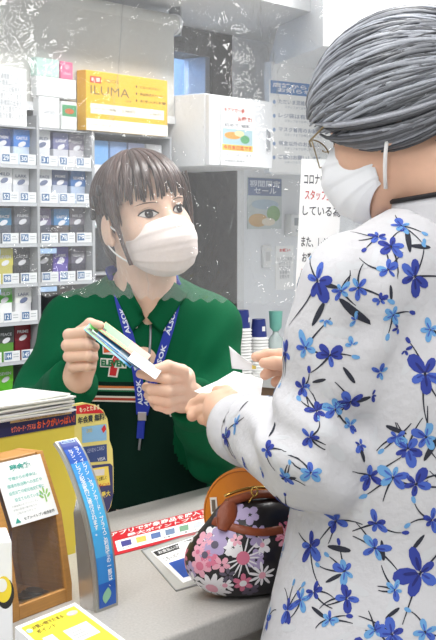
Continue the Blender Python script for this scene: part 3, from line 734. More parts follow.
# ---------------------------------------------------------------- donation box
M_OAK = mat('oak', C(196, 142, 76), .45, var=.22, scale=30, stretch=(1, 1, 12))
M_ACR = mat('acrylic', (0.95, 0.97, 0.97), .03, trans=1.0, var=0)
def clear_mat(name, haze=.06, gl=.10, col=(.93, .95, .96)):
    m = bpy.data.materials.new(name); m.use_nodes = True; nt = m.node_tree; nt.nodes.clear()
    o = nt.nodes.new('ShaderNodeOutputMaterial'); tr = nt.nodes.new('ShaderNodeBsdfTransparent'); tr.inputs[0].default_value = col + (1,)
    df = nt.nodes.new('ShaderNodeBsdfDiffuse'); df.inputs[0].default_value = (.9, .92, .94, 1); gs = nt.nodes.new('ShaderNodeBsdfGlossy'); gs.inputs['Roughness'].default_value = .04
    lw = nt.nodes.new('ShaderNodeLayerWeight'); lw.inputs[0].default_value = .25
    m1 = nt.nodes.new('ShaderNodeMixShader'); m1.inputs[0].default_value = haze
    nt.links.new(tr.outputs[0], m1.inputs[1]); nt.links.new(df.outputs[0], m1.inputs[2])
    ma = nt.nodes.new('ShaderNodeMath'); ma.operation = 'MULTIPLY_ADD'; ma.inputs[1].default_value = .5; ma.inputs[2].default_value = gl * .5; nt.links.new(lw.outputs['Fresnel'], ma.inputs[0])
    m2 = nt.nodes.new('ShaderNodeMixShader'); nt.links.new(ma.outputs[0], m2.inputs[0]); nt.links.new(m1.outputs[0], m2.inputs[1]); nt.links.new(gs.outputs[0], m2.inputs[2])
    nt.links.new(m2.outputs[0], o.inputs[0]); return m
M_CLEAR = clear_mat('clear_acrylic')
a, bq = PZ(13, 623, ZC), PZ(72, 600, ZC); dirx = (bq - a); wB = dirx.length; dirx.normalize(); diry = ZV.cross(dirx)
M = frame(a, dirx, diry, ZV)                            # x along the front, y to the back, z up
t = thing('donation_box', 'oak donation box with clear front, coins and white notice', 'donation box', M)
prof = [(0, 0), (.0, .022), (.016, .112), (.046, .188), (.085, .188), (.11, 0)]
th = .011
for x0 in (0, wB - th):
    b = MB(); b.prism(frame((x0, 0, 0), (0, 1, 0), (0, 0, 1)), prof, th)
    auto_smooth(b.build('side_board', M_OAK, t, world=False), 20)
b = MB(); b.rbox(Matrix.Translation((wB / 2, .055, .006)), wB - 2 * th, .108, .012, .001, 1); b.build('base_board', M_OAK, t, world=False)
b = MB(); b.rbox(Matrix.Translation((wB / 2, .004, .009)), wB - 2 * th, .008, .018, .001, 1); b.build('front_rail', M_OAK, t, world=False)
b = MB(); b.rbox(Matrix.Translation((wB / 2, .066, .185)), wB - 2 * th, .036, .006, .001, 1); b.build('top_rail', M_OAK, t, world=False)
b = MB(); b.box(Matrix.Translation((wB / 2, .092, .092)), wB - 2 * th, .004, .17); b.build('back_board', mat('box_back', C(140, 92, 56), .5, var=.15), t, world=False)
b = MB(); b.box(Matrix.Translation((th + .018, .089, .09)), .02, .006, .15); b.build('orange_stripe', paint(206, 92, 40), t, world=False)
b = MB(); b.quad((th, .003, .018), (wB - th, .003, .018), (wB - th, .017, .112), (th, .017, .112)); b.build('front_pane', M_CLEAR, t, world=False)
b = MB(); b.quad((th, .017, .112), (wB - th, .017, .112), (wB - th, .047, .186), (th, .047, .186)); b.build('sloping_pane', M_CLEAR, t, world=False)
# coins inside the box: things of their own
for k, (cx, cy, cz, rr, al) in enumerate([(.045, .03, 0, .0113, 1), (.06, .034, 0, .0118, 0), (.053, .045, 0, .0105, 0), (.05, .034, 1, .0113, 0), (.058, .04, 1, .011, 1), (.052, .036, 2, .0115, 0), (.03, .035, 0, .0113, 2), (.033, .036, 1, .0105, 0)]):
    Mc = M @ Matrix.Translation((cx + .02, cy - .008, .0121 + cz * .0024)) @ Matrix.Rotation(.05 * (k % 3), 4, 'X')
    b = MB(); b.lathe(I4, [(rr - .0004, 0), (rr, .0003), (rr, .0017), (rr - .0004, .002)], 20)
    c = b.build('coin', [mat('nickel', C(150, 150, 150), .3, metal=1), mat('aluminium', C(196, 198, 200), .35, metal=1), mat('brass', C(176, 150, 80), .35, metal=1)][al])
    c.matrix_basis = Mc; tag(c, 'coin in the donation box, %s' % ['grey one at the pile edge nearest the front rail', 'grey one under the pile by the side board', 'grey one at the rear of the pile', 'second layer of the pile', 'pale one of the second layer', 'topmost of the pile', 'yellowish one lying apart', 'grey one on the yellowish coin'][k], 'coin', 'coins in the donation box')
# notice card taped to the sloping pane
sl = Vector((0, .030, .076)).normalized(); cw_, ch_ = wB * .78, .080
Mc = M @ frame(Vector((wB * .53, .016, .112)) + sl * (ch_ * .48) + Vector((0, -.076, .030)).normalized() * .002, (1, 0, 0), sl)
t = thing('notice_card', 'white card headed in teal on the sloping donation box front', 'card', Mc)
b = MB(); b.rbox(I4, cw_, ch_, .0012, .0004, 1); b.build('paper', PAPER, t, world=False)
TEAL = paint(58, 166, 150)
txt(t, 'heading', '募金箱', 0, ch_ * .38, cw_ * .44, ch_ * .1, TEAL, .04, lift=.0009)
for k, s_ in enumerate(['皆様からの募金は、', '環境市民活動への支援や', '自然災害の被災地支援等に', '役立てられています。']): txt(t, 'lettering', s_, 0, ch_ * (.22 - .11 * k), cw_ * (.6 if k in (0, 3) else .74), ch_ * .06, paint(120, 196, 184), .012, lift=.0009)
for k in range(3): txt(t, 'lettering', ['この募金箱はセブン‐イレブン', '店頭の募金の寄付先です', 'ご協力ありがとう'][k], -cw_ * .14, ch_ * (-.2 - .06 * k), cw_ * (.6 - .1 * k), ch_ * .032, paint(170, 178, 176), lift=.0009)
b = MB(); rect_on(b, I4, cw_ * .33, -ch_ * .2, cw_ * .03, ch_ * .12, None, .0009)
for (px_, py_, rt) in ((.27, -.1, .7), (.39, -.1, -.7), (.33, -.07, 0), (.25, -.16, 1.0), (.41, -.16, -1)): poly_on(b, I4, oval(cw_ * px_, ch_ * py_, cw_ * .05, ch_ * .02, 10, 1.57 + rt), None, .0009)
b.build('sprout_emblem', paint(150, 200, 110), t, world=False)
b = MB(); poly_on(b, I4, [(-cw_ * .42, -ch_ * .46), (-cw_ * .30, -ch_ * .46), (-cw_ * .36, -ch_ * .38)], None, .0009); b.build('triangle_emblem', TEAL, t, world=False)
txt(t, 'lettering', 'セブン‐イレブン記念財団', cw_ * .1, -ch_ * .42, cw_ * .66, ch_ * .05, paint(70, 80, 80), .02, lift=.0009)

# ---------------------------------------------------------------- leaflet stand with yellow front
br = PZ(75.5, 553, ZC); cS_ = br.dot(N); sB1 = br.dot(U); sB0 = s_at(-30, cS_)
zS1 = PL(75, 424, cS_).z; zS2 = PL(75, 406, cS_).z
t = thing('leaflet_stand', 'yellow leaflet stand with navy strip and rounded side sign', 'leaflet stand', on(cS_ - .06, (sB0 + sB1) / 2, ZC))
M_YEL = mat('stand_yellow', C(228, 210, 78), .35, var=.03, scale=8)
mb = MB(); slab(mb, cS_ - .12, cS_, sB0, sB1, ZC, zS1); mb.build('body', M_YEL, t)
mb = MB(); slab(mb, cS_, cS_ + .0015, sB0, sB1 + .002, zS1 - .001, zS2); st = mb.build('strip', paint(36, 38, 84), t)
mb = MB(); slab(mb, cS_ - .12, cS_ - .117, sB0, sB1, zS1, zS2 - .01); mb.build('back_plate', M_YEL, t)
mb = MB(); slab(mb, cS_ + .0015, cS_ + .0022, s_at(7, cS_), s_at(69, cS_), (zS1 + zS2) / 2 + .0035, zS2 - .001); mb.build('buff_strip', paint(208, 176, 120), t)
zc = (zS1 + zS2) / 2
b = MB(); text_on(b, frame(on(cS_ + .002, s_at(20, cS_), zc - .0055), U, ZV), 'セブンカード・プラスは', .046, .0085, None, .03); b.build('lettering', paint(240, 120, 90), st)
b = MB(); text_on(b, frame(on(cS_ + .002, s_at(53, cS_), zc - .0045), U, ZV), 'おトクがいっぱい！', .074, .0115, None, .03); b.build('lettering', paint(236, 96, 40), st)
b = MB(); text_on(b, frame(on(cS_ + .0024, s_at(40, cS_), zc + .0075), U, ZV), 'ご入会はこちらからお申込み', .088, .006, None, .01); b.build('lettering', paint(70, 60, 60), st)
# rounded side sign standing beside the stand
cG = cS_ - .03
def outl(pts, c): return [(PL(x, y, c).dot(U), PL(x, y, c).z) for x, y in pts]
g_out = [(74, 404), (84, 402.5), (95, 404.5), (103, 410), (107.5, 419), (109, 430), (109.5, 440), (112.5, 449), (113.5, 470), (113.5, 492), (111, 506), (106, 515), (98, 517), (74, 523)]
Mg = frame(N * cG, U, ZV)
b = MB(); b.prism(Mg @ Matrix.Translation((0, 0, -.004)), outl(g_out, cG), .004); sg = b.build('side_sign', mat('sign_pale_yellow', C(238, 224, 130), .4, var=.03), t)
b = MB(); slab(b, cG - .004, cG, s_at(74, cG), s_at(74, cG) + .03, ZC, PL(74, 522, cG).z + .02); b.build('side_sign_foot', M_YEL, t)
def gp(name, m, pts, lift=.0005): b = MB(); poly_on(b, Mg, outl(pts, cG), None, lift); return b.build(name, m, sg)
def gt(s_, x0, y0, x1, y1, m, bold=.02, lift=.001):
    a = outl([(x0, y1), (x1, y1), (x0, y0)], cG); w_ = a[1][0] - a[0][0]; h_ = a[2][1] - a[0][1]
    b = MB(); text_on(b, Mg @ Matrix.Translation((a[0][0] + w_ / 2, a[0][1] + h_ / 2, 0)), s_, w_, h_, None, bold, lift=lift); b.build('lettering', m, sg)
gp('red_header', RED, [(76, 414), (76, 406), (86, 404), (95, 406), (101, 410), (104, 413)])
gt('もっとたまる', 79, 407.5, 99, 412.5, paint(250, 240, 200), .03)
gt('年会費 無料!', 77.5, 417, 105, 424.5, paint(52, 60, 60), .03)
gp('blue_card', paint(140, 190, 225), [(82, 443), (81.5, 427), (106, 424), (106.5, 440)]); gt('CARD', 86, 429, 92, 433, paint(200, 190, 130)); gp('red_ribbon', RED, [(101, 429), (104, 424.5), (106, 429), (103, 433)], .0008)
gp('navy_card', paint(52, 74, 130), [(81.5, 463), (81.5, 447), (106.5, 444), (107, 461)]); gt('VISA', 97, 458, 105, 461.5, paint(210, 216, 230)); gt('SEVEN CARD', 87, 449, 104, 453, paint(170, 180, 210), 0)
gp('yellow_panel', paint(242, 220, 96), [(89, 487), (88, 469), (108, 466), (110, 485)]); gp('white_card', paint(226, 222, 216), [(93, 476), (93, 470), (104, 468.5), (104, 475)], .0008); gt('もっと詳しく', 94, 478, 106, 482, paint(96, 86, 50)); gt('ポイント', 98, 484, 109, 488, RED)
gp('navy_edge', paint(58, 62, 110), [(85, 466), (110, 463.5), (112.5, 466), (113, 495), (110, 507), (106, 514), (101, 510), (97, 500)], .0003); gt('最大', 101, 492, 110, 498, paint(240, 220, 90))
# leaflets stacked on the stand
sL0, sL1 = s_at(-30, cS_), s_at(70, cS_)
for k in range(11):
    z0 = zS2 - .004 + .0024 * k
    off = .004 * math.sin(k * 2.3); dx_ = .003 * math.sin(k * 1.7)
    b = MB(); wv, dv = sL1 - sL0 - .004 + dx_, .10
    def lf(u, v, z0=z0, wv=wv, off=off): return on(cS_ + .008 + off - dv * v, sL0 + wv * u, z0 + .0012 * math.sin(3 * u + k))
    b.grid(lf, 6, 1, thick=.0022)
    o = b.build('leaflet', paint(238 - (k % 3) * 5, 238 - (k % 3) * 5, 234 - (k % 4) * 4)); tag(o, 'topmost white leaflet of the stack on the yellow stand' if k == 10 else 'white leaflet inside the stack on the yellow stand', 'leaflet', 'leaflets stacked on the yellow stand')
# tray plate under the leaflets
mb = MB(); slab(mb, cS_ - .117, cS_, sB0, sB1, zS2 - .0085, zS2 - .0065); mb.build('tray', M_YEL, t)

# ---------------------------------------------------------------- curved blue sign
a, bq = PZ(97, 613, ZC), PZ(118, 605, ZC); ux = (bq - a); wS = ux.length; ux.normalize(); uy = ZV.cross(ux)
path = [(a_ * .97, b_ * .965) for a_, b_ in [(0, 0), (.001, .03), (.005, .065), (.012, .1), (.022, .133), (.035, .163), (.048, .188), (.06, .205), (.069, .214)]]
def curve_pt(v):
    f = v * (len(path) - 1); i = min(int(f), len(path) - 2); g = f - i
    def cr(k): return path[max(0, min(len(path) - 1, k))]
    p0_, p1_, p2_, p3_ = cr(i - 1), cr(i), cr(i + 1), cr(i + 2)
    return tuple(.5 * ((2 * p1_[k]) + (-p0_[k] + p2_[k]) * g + (2 * p0_[k] - 5 * p1_[k] + 4 * p2_[k] - p3_[k]) * g * g + (-p0_[k] + 3 * p1_[k] - 3 * p2_[k] + p3_[k]) * g ** 3) for k in (0, 1))
def sgn_pt(u, v, l=0):                                  # u -0.5..0.5 across, v 0..1 up
    y0, z0 = curve_pt(v); y1, z1 = curve_pt(min(1, v + .01)); y2, z2 = curve_pt(max(0, v - .01))
    tv = Vector((0, y1 - y2, z1 - z2)).normalized(); nn = Vector((0, -tv.z, tv.y))
    p = Vector((u * wS, y0, z0)) + nn * l
    return a + ux * (wS / 2 + p.x) + uy * p.y + ZV * p.z
t = thing('counter_sign', 'curved blue counter sign with vertical white lettering and leaf', 'sign', a + ux * wS / 2)
b = MB(); b.grid(lambda u, v: sgn_pt(u - .5, v), 2, 24, thick=.005); auto_smooth(b.build('frame', mat('satin_metal', C(176, 176, 170), .35, metal=.6), t))
cols = [(44, 98, 190), (56, 140, 214), (72, 170, 228), (84, 184, 234), (84, 184, 234), (72, 160, 226), (50, 96, 190), (38, 62, 150)]
for k in range(8):
    b = MB(); b.grid(lambda u, v: sgn_pt((u - .5) * .8, .025 + (k + v) / 8 * .95, .0006), 1, 4); b.build('print', paint(*cols[k], rough=.3), t)
def vtext(s_, u, v0, v1, wu, m, bold=.02):
    b = MB(); co, fs, d = text_data('\n'.join(s_.replace('ー', '｜')), bold, .92)
    b.add([sgn_pt(u + c[0] / d[0] * wu, (v0 + v1) / 2 + c[1] / d[1] * (v1 - v0), .001) for c in co], fs); b.build('lettering', m, t)
WHT = paint(246, 248, 250)
vtext('セブン‐イレブン、セブンカード・プラスご利用額の一部は、', .17, .12, .87, .2, WHT); vtext('セブン‐イレブン記念財団に寄付されます。', -.15, .36, .85, .22, WHT)
b = MB(); lp = [(math.sin(x * math.pi) * .2 * sd, x) for sd, xs in ((1, [i / 8 for i in range(9)]), (-1, [i / 8 for i in range(7, 0, -1)])) for x in xs]
b.add([sgn_pt(-.05 + p[0] + .15 * (p[1] - .5), .045 + p[1] * .075, .0012) for p in lp], [tuple(range(len(lp)))]); b.build('leaf_emblem', paint(150, 205, 170), t)
b = MB()
for (u0, v0, u1, v1) in ((-.32, .925, .28, .932), (-.32, .965, .28, .972), (-.32, .925, -.29, .972), (.25, .925, .28, .972), (-.22, .942, .18, .955)): b.quad(sgn_pt(u0, v0, .0012), sgn_pt(u1, v0, .0012), sgn_pt(u1, v1, .0012), sgn_pt(u0, v1, .0012))
b.build('badge', paint(170, 196, 232), t)
for sd in (-.42, .42):
    b = MB(); pts = [(curve_pt(k / 16)[0] + .0055, curve_pt(k / 16)[1]) for k in range(10)] + [(.04, .12), (.03, 0)]
    b.prism(Matrix.Translation(a + ux * (wS / 2 + sd * wS)) @ frame((0, 0, 0), uy, ZV), pts, .002); b.build('side_plate', mat('smoke_acrylic', C(150, 150, 144), .2, trans=.6), t)

# ---------------------------------------------------------------- white box at the frame edge and yellow tray box
pA = P(13, 640, 1.44); M = frame((pA.x, pA.y, ZC), (1, .25, 0), (-.25, 1, 0), ZV); hb = P(8, 541, 1.44).z - ZC
t = thing('goods_box', 'white box with yellow and black print cut off at the frame edge', 'box', M)
b = MB(); b.rbox(Matrix.Translation((-.05, .035, hb / 2)), .10, .07, hb, .002); b.build('box', M_WHITE, t, world=False)
Mf = frame((-.05, 0, hb / 2), (1, 0, 0), (0, 0, 1))
b = MB(); poly_on(b, Mf, oval(.042, -.002, .010, .018, 20)); b.build('black_print', paint(40, 40, 42), t, world=False)
b = MB(); poly_on(b, Mf, oval(.040, .003, .009, .0155, 20), None, .0006); b.build('yellow_print', paint(240, 214, 60), t, world=False)
b = MB(); poly_on(b, Mf, oval(.038, .008, .006, .008, 16), None, .0009); b.build('white_print', paint(240, 240, 236), t, world=False)
ZT = ZC + .03
A_, B_, C_ = PZ(15, 627, ZT), PZ(75, 602.5, ZT), PZ(112, 630, ZT); D_ = A_ + C_ - B_
A2, D2 = A_ + (C_ - B_) * .0, D_ + (C_ - B_) * .9; C2 = C_ + (C_ - B_) * .9
q = Q4(D2, C2, B_, A_)
t = thing('tray_box', 'low white box with yellow printed top in the bottom corner', 'box', q(.5, .5, -.03))
b = MB(); top = [q(0, 0), q(1, 0), q(1, 1), q(0, 1)]; bot = [p - ZV * .0298 for p in top]
b.add(bot + top, [(3, 2, 1, 0), (4, 5, 6, 7)] + [(i, (i + 1) % 4, 4 + (i + 1) % 4, 4 + i) for i in range(4)]); b.build('box', M_WHITE, t)
qp(q, t, 'yellow_print', paint(242, 226, 60), lambda b: q.rect(b, .05, .02, .93, .955, .0005))
qp(q, t, 'white_field', PAPER, lambda b: q.rect(b, .45, .5, .84, .70, .0008))
qp(q, t, 'lettering', paint(130, 110, 40), lambda b: (q.text(b, 'お買い物でたまる', .16, .86, .66, .915, .0009), q.text(b, 'ポイント', .16, .79, .46, .845, .0009)))
qp(q, t, 'badge', paint(240, 196, 196), lambda b: b.add([q(.8 + .09 * math.cos(k * .4), .87 + .035 * math.sin(k * .4), .0009) for k in range(16)], [tuple(range(16))]))
qp(q, t, 'blue_badge', paint(170, 205, 220), lambda b: b.add([q(.1 + .045 * math.cos(k * .4), .87 + .03 * math.sin(k * .4), .0009) for k in range(16)], [tuple(range(16))]))
qp(q, t, 'phone_picture', paint(250, 250, 250), lambda b: q.rect(b, .14, .5, .3, .72, .0009))
qp(q, t, 'grey_lines', paint(190, 190, 190), lambda b: [q.rect(b, .5, .66 - .04 * k, .7, .675 - .04 * k, .0011) for k in range(4)])

# ---------------------------------------------------------------- handbag and orange pouch
bc = PZ(246, 594, ZC); wx = Vector((.93, .36, 0)).normalized(); wy = ZV.cross(wx)
Rb = np.array([list(wx), list(wy), [0, 0, 1]]).T
def bag_sdf(Q):
    q = (Q - nv(bc)) @ Rb
    q = q / 1.12
    d = sd_ell(q, (0.002, 0, .046), (.076, .046, .05)); d = smin(d, sd_ell(q, (.014, .0, .082), (.052, .030, .052)), .03)
    d = d + .0022 * np.sin(q[:, 0] * 95 + 2.5 * np.sin(q[:, 2] * 40)) * np.clip((q[:, 2] - .03) / .06, 0, 1)
    d = smax(d, -q[:, 2] + .0008, .008); d = smax(d, q[:, 2] - .112, .012); return d * 1.12
bag = thing('handbag', 'black floral handbag with brown leather trim standing on the counter', 'handbag', bc)
M_BAG = mat('bag_black', C(30, 27, 30), .35, var=.1, coat=.2)
bo = blob_obj('bag_body', [blob(bag_sdf, bc + Vector((-.13, -.12, -.01)), bc + Vector((.13, .12, .16)), .003)], M_BAG, bag)
bbv = bvh_of(bo)
def stuck_poly(mb, bvh, c, tx, ty, pts, lift, rings=3):
    """a flat printed shape laid onto a curved surface; pts is the outline in (tx,ty)"""
    n = len(pts); cx = sum(p[0] for p in pts) / n; cy = sum(p[1] for p in pts) / n
    vs = [stick(bvh, c + tx * cx + ty * cy, lift)]; fs = []
    for r in range(1, rings + 1):
        f = r / rings
        for (x, y) in pts: vs.append(stick(bvh, c + tx * (cx + (x - cx) * f) + ty * (cy + (y - cy) * f), lift))
    for i in range(n):
        j = (i + 1) % n; fs.append((0, 1 + i, 1 + j))
        for r in range(rings - 1): fs.append((1 + r * n + i, 1 + (r + 1) * n + i, 1 + (r + 1) * n + j, 1 + r * n + j))
    mb.add(vs, fs)
def tangent(n):
    tx = ZV.cross(n); tx = tx.normalized() if tx.length > 1e-3 else Vector((1, 0, 0)); return tx, n.cross(tx)
def petal(L, w0, rot, base=0.0, n=10, tip=.65):
    out = []
    for k in range(n):
        a_ = 2 * math.pi * k / n; x = base + L * (.5 - .5 * math.cos(a_)); y = w0 * .5 * math.sin(a_) * (1 + .35 * (-math.cos(a_)) * (tip - .3))
        out.append((x * math.cos(rot) - y * math.sin(rot), x * math.sin(rot) + y * math.cos(rot)))
    return out
pr_ = {k: MB() for k in ('white', 'pink', 'lilac', 'rose', 'grey')}
RB = random.Random(5)
def bloom(x, y, R, k, wd, col, ccol=None, crad=.3, lift=.0007, thin=False):
    l, n = hit(bbv, x, y)
    if l is None: return
    tx, ty = tangent(n); r0 = RB.random() * 6
    for i in range(k):
        stuck_poly(pr_[col], bbv, l, tx, ty, petal(R * RB.uniform(.8, 1.15), wd, r0 + i * 6.283 / k + RB.uniform(-.1, .1), R * .12, 8), lift, 2)
    if ccol: stuck_poly(pr_[ccol], bbv, l, tx, ty, oval(0, 0, R * crad, R * crad, 10), lift + .0005, 1)
bloom(243, 558, .022, 15, .0022, 'white', 'rose', .4); bloom(212, 588, .024, 11, .008, 'white', 'pink', .35); bloom(232, 600, .018, 9, .007, 'white', None)
bloom(200, 566, .014, 6, .009, 'pink', 'rose', .4); bloom(215, 545, .017, 6, .012, 'lilac', 'grey', .3); bloom(243, 583, .012, 6, .007, 'rose', 'white', .4)
bloom(205, 540, .013, 5, .01, 'pink'); bloom(226, 528, .016, 6, .012, 'lilac', 'grey', .3); bloom(252, 600, .016, 9, .006, 'white', 'rose', .35); bloom(222, 565, .011, 5, .007, 'pink')
bloom(257, 536, .014, 6, .008, 'lilac'); bloom(262, 575, .016, 10, .004, 'white', 'pink', .3); bloom(195, 580, .012, 6, .006, 'white'); bloom(228, 575, .01, 5, .005, 'grey'); bloom(210, 560, .011, 5, .008, 'rose'); bloom(250, 515, .013, 5, .01, 'lilac'); bloom(236, 540, .008, 5, .005, 'pink')
for (x, y, R0, k_, wd_, c_, cc) in [(205, 555, .015, 6, .011, 'lilac', 'grey'), (233, 548, .012, 6, .009, 'white', None), (220, 600, .014, 8, .006, 'white', 'rose'), (203, 592, .012, 6, .008, 'pink', None), (240, 602, .011, 6, .008, 'rose', None), (225, 585, .012, 7, .005, 'white', 'pink'), (198, 552, .010, 5, .008, 'pink', 'rose'), (256, 560, .012, 6, .009, 'lilac', None), (250, 590, .012, 6, .008, 'grey', None), (235, 512, .013, 6, .01, 'lilac', 'grey'), (222, 515, .012, 5, .01, 'grey', None), (212, 535, .012, 5, .01, 'white', None), (191, 570, .011, 5, .008, 'lilac', None), (262, 545, .011, 5, .008, 'white', 'pink')]:
    bloom(x, y, R0, k_, wd_, c_, cc, lift=.0005)
for i in range(60):
    th_ = RB.uniform(0, 6.28); pz_ = RB.uniform(.015, .11); pt = bc + wx * math.cos(th_) * .1 + wy * math.sin(th_) * .07 + ZV * pz_
    l, n, _, _ = bbv.find_nearest(pt)
    if n.y < -.15 and l.x < bc.x + .03: continue
    tx, ty = tangent(n); col = RB.choice(['white', 'pink', 'lilac', 'rose'])
    for k in range(7): stuck_poly(pr_[col], bbv, l, tx, ty, petal(.014, .006, k * .9, .002, 8), .0007, 2)
for k, (col) in {'white': (226, 222, 224), 'pink': (222, 160, 176), 'lilac': (166, 150, 186), 'rose': (206, 112, 138), 'grey': (92, 84, 100)}.items():
    o = pr_[k].build('flower_print', paint(*col, rough=.4), bo, smooth=True); o['kind'] = 'stuff'
# leather trim
M_LEA = mat('brown_leather', C(128, 62, 34), .45, var=.2, scale=60, bump=.2)
def band(pxs, rad, name, par, flat=.35, m=None, lift=.001):
    pts = []
    for x, y in pxs:
        l, n = hit(bbv, x, y)
        if l is not None: pts.append(l + n * lift)
    if len(pts) > 1:
        b = MB(); ll, nn = hit(bbv, *pxs[0]); b.tube(pts, rad, 8, flat=flat, up=nn); return auto_smooth(b.build(name, m or M_LEA, par), 60)
band([(214 + 4 * k, 521 + 11 * math.sin(k / 15 * 2.0)) for k in range(18)], .0055, 'leather_band', bag)
b = MB(); tp = [bc + wx * (-.03 + .009 * k) + ZV * (.124 + .008 * math.sin(k * .32)) - wy * .010 for k in range(11)]
b.tube(tp, .009, 10, flat=.6); auto_smooth(b.build('leather_top', M_LEA, bag), 60)
b = MB(); hp = [bc + wx * (-.028 - .0035 * k) - wy * (.016 + .003 * k) + ZV * (.125 - .006 * k) for k in range(6)]
b.tube(hp, [.009, .012, .013, .012, .01, .006], 10, flat=.4, up=(0, -1, 0)); auto_smooth(b.build('leather_tab', M_LEA, bag), 60)
M_GOLD = mat('gold_metal', C(214, 176, 96), .25, metal=1)
zp = bc + wx * (.004) - wy * .018 + ZV * .138
b = MB(); b.tube([zp + Vector((.004 * math.cos(k * .7), -.001, .006 * math.sin(k * .7))) for k in range(10)], .0012, 6); zo = b.build('zip_ring', M_GOLD, bag, smooth=True)
b = MB(); b.tube([zp + Vector((0, -.001, -.004)), zp + Vector((-.006, -.002, -.012)), zp + Vector((-.014, -.003, -.022))], [.0012, .002, .0024], 6, flat=.5); b.build('zip_pull', M_GOLD, bag, smooth=True)
b = MB(); b.tube([bc + wx * (-.03 + .0085 * k) + ZV * (.131 + .008 * math.sin(k * .32)) for k in range(11)], .002, 6); b.build('zip', M_GOLD, bag, smooth=True)
# orange pouch behind
oc = P(246, 514, 1.80); oz = oc.z - ZC; dn = Vector((-.45, -.87, .12)).normalized(); ox = ZV.cross(dn).normalized()
Mo = frame((oc.x, oc.y, ZC), -ox, dn.cross(-ox) if False else ZV, None)
t = thing('leather_pouch', 'round orange leather pouch standing behind the floral handbag', 'pouch', (oc.x, oc.y, ZC))
Mo = frame(oc, ox, dn.cross(ox))
R_ = oz - .0005
b = MB(); b.lathe(Mo, [(R_ - .006, -.011), (R_, -.006), (R_, .006), (R_ - .006, .011), (.001, .012)], 48); auto_smooth(b.build('body', mat('orange_leather', C(206, 124, 40), .45, var=.1, scale=30, bump=.08), t), 50)
Ms = Mo @ Matrix.Translation((-.046, .008, .0122)) @ Matrix.Rotation(.15, 4, 'Z')
b = MB(); rect_on(b, Ms, 0, 0, .011, .024, None, .0); b.build('label_plate', paint(232, 228, 222), t); b = MB(); rect_on(b, Ms, 0, 0, .006, .017, None, .0005); b.build('label_slot', paint(110, 100, 90), t)
b = MB(); b.tube([Mo @ Vector(((R_ - .0045) * math.cos(k / 48 * 6.2832), (R_ - .0045) * math.sin(k / 48 * 6.2832), .0105)) for k in range(49)], .0009, 5, caps=False); b.build('seam', mat('seam_tan', C(170, 100, 36), .5), t)
NECK_END = [(0, -.045, -.19), .058]
# ================================================================== building people
def head_sdf(Q, female=1.0, mouth=True):
    """local: x = own right, y = forward, z = up, origin at eye level in the head centre"""
    d = sd_ell(Q, (0, -.012, .036), (.074, .094, .080))
    d = smin(d, sd_ell(Q, (0, .022, -.03), (.064, .068, .078)), .03)
    d = smin(d, sd_ell(Q, (0, .056, -.088), (.030, .028, .026)), .035)
    for s in (-1, 1):
        d = smin(d, sd_ell(Q, (.038 * s, .056, -.03), (.024, .022, .026)), .02)
        d = smin(d, sd_cone(Q, (.012 * s, .083, .021), (.045 * s, .068, .02), .008, .006), .014)
        d = smax(d, -sd_ell(Q, (.032 * s, .098, .0), (.018, .0155, .0115)), .012)
        e = sd_ell(Q, (.0775 * s, -.012, -.012), (.006, .018, .030), np.array([[1, 0, 0], [0, .96, -.28], [0, .28, .96]]).T)
        e = smax(e, -sd_ell(Q, (.086 * s, -.008, -.008), (.006, .009, .017)), .004)
        e = smin(e, sd_ell(Q, (.075 * s, -.004, -.036), (.0055, .008, .009)), .006)
        d = smin(d, e, .007)
    d = smin(d, chain(Q, [(0, .084, .008), (0, .096, -.018), (0, .104, -.034)], [.008, .0085, .010], .008), .012)
    d = smin(d, sd_ell(Q, (0, .088, -.037), (.016, .012, .008)), .010)
    d = smin(d, sd_ell(Q, (0, .082, -.062), (.022, .008, .006)), .006); d = smin(d, sd_ell(Q, (0, .080, -.071), (.019, .008, .006)), .006)
    d = smax(d, -sd_ell(Q, (0, .092, -.0665), (.02, .006, .0016)), .003)
    d = smin(d, chain(Q, [(0, -.022, -.04), (0, -.03, -.09), NECK_END[0]], [.055, .051, NECK_END[1]], .02), .025)
    return d
def head_blob(M, h=.0028):
    v, F = blob(head_sdf, (-.1, -.13, -.23), (.1, .13, .15), h, 1)
    A = np.array(M); return v @ A[:3, :3].T + A[:3, 3], F
def hand_blob(fingers, palm, h=.0016, k=.0045, pk=.012):
    allp = [p for f, r in fingers for p in f] + [p for f, r in palm for p in f]
    lo = np.min([nv(p) for p in allp], 0) - .04; hi = np.max([nv(p) for p in allp], 0) + .04
    def sdf(Q):
        d = None
        for f, r in palm:
            e = chain(Q, f, r, .012); d = e if d is None else smin(d, e, pk)
        fd = None
        for f, r in fingers:
            e = chain(Q, f, r, .003); fd = e if fd is None else smin(fd, e, .0022)
        return smin(d, fd, k)
    return blob(sdf, lo, hi, h, 1)
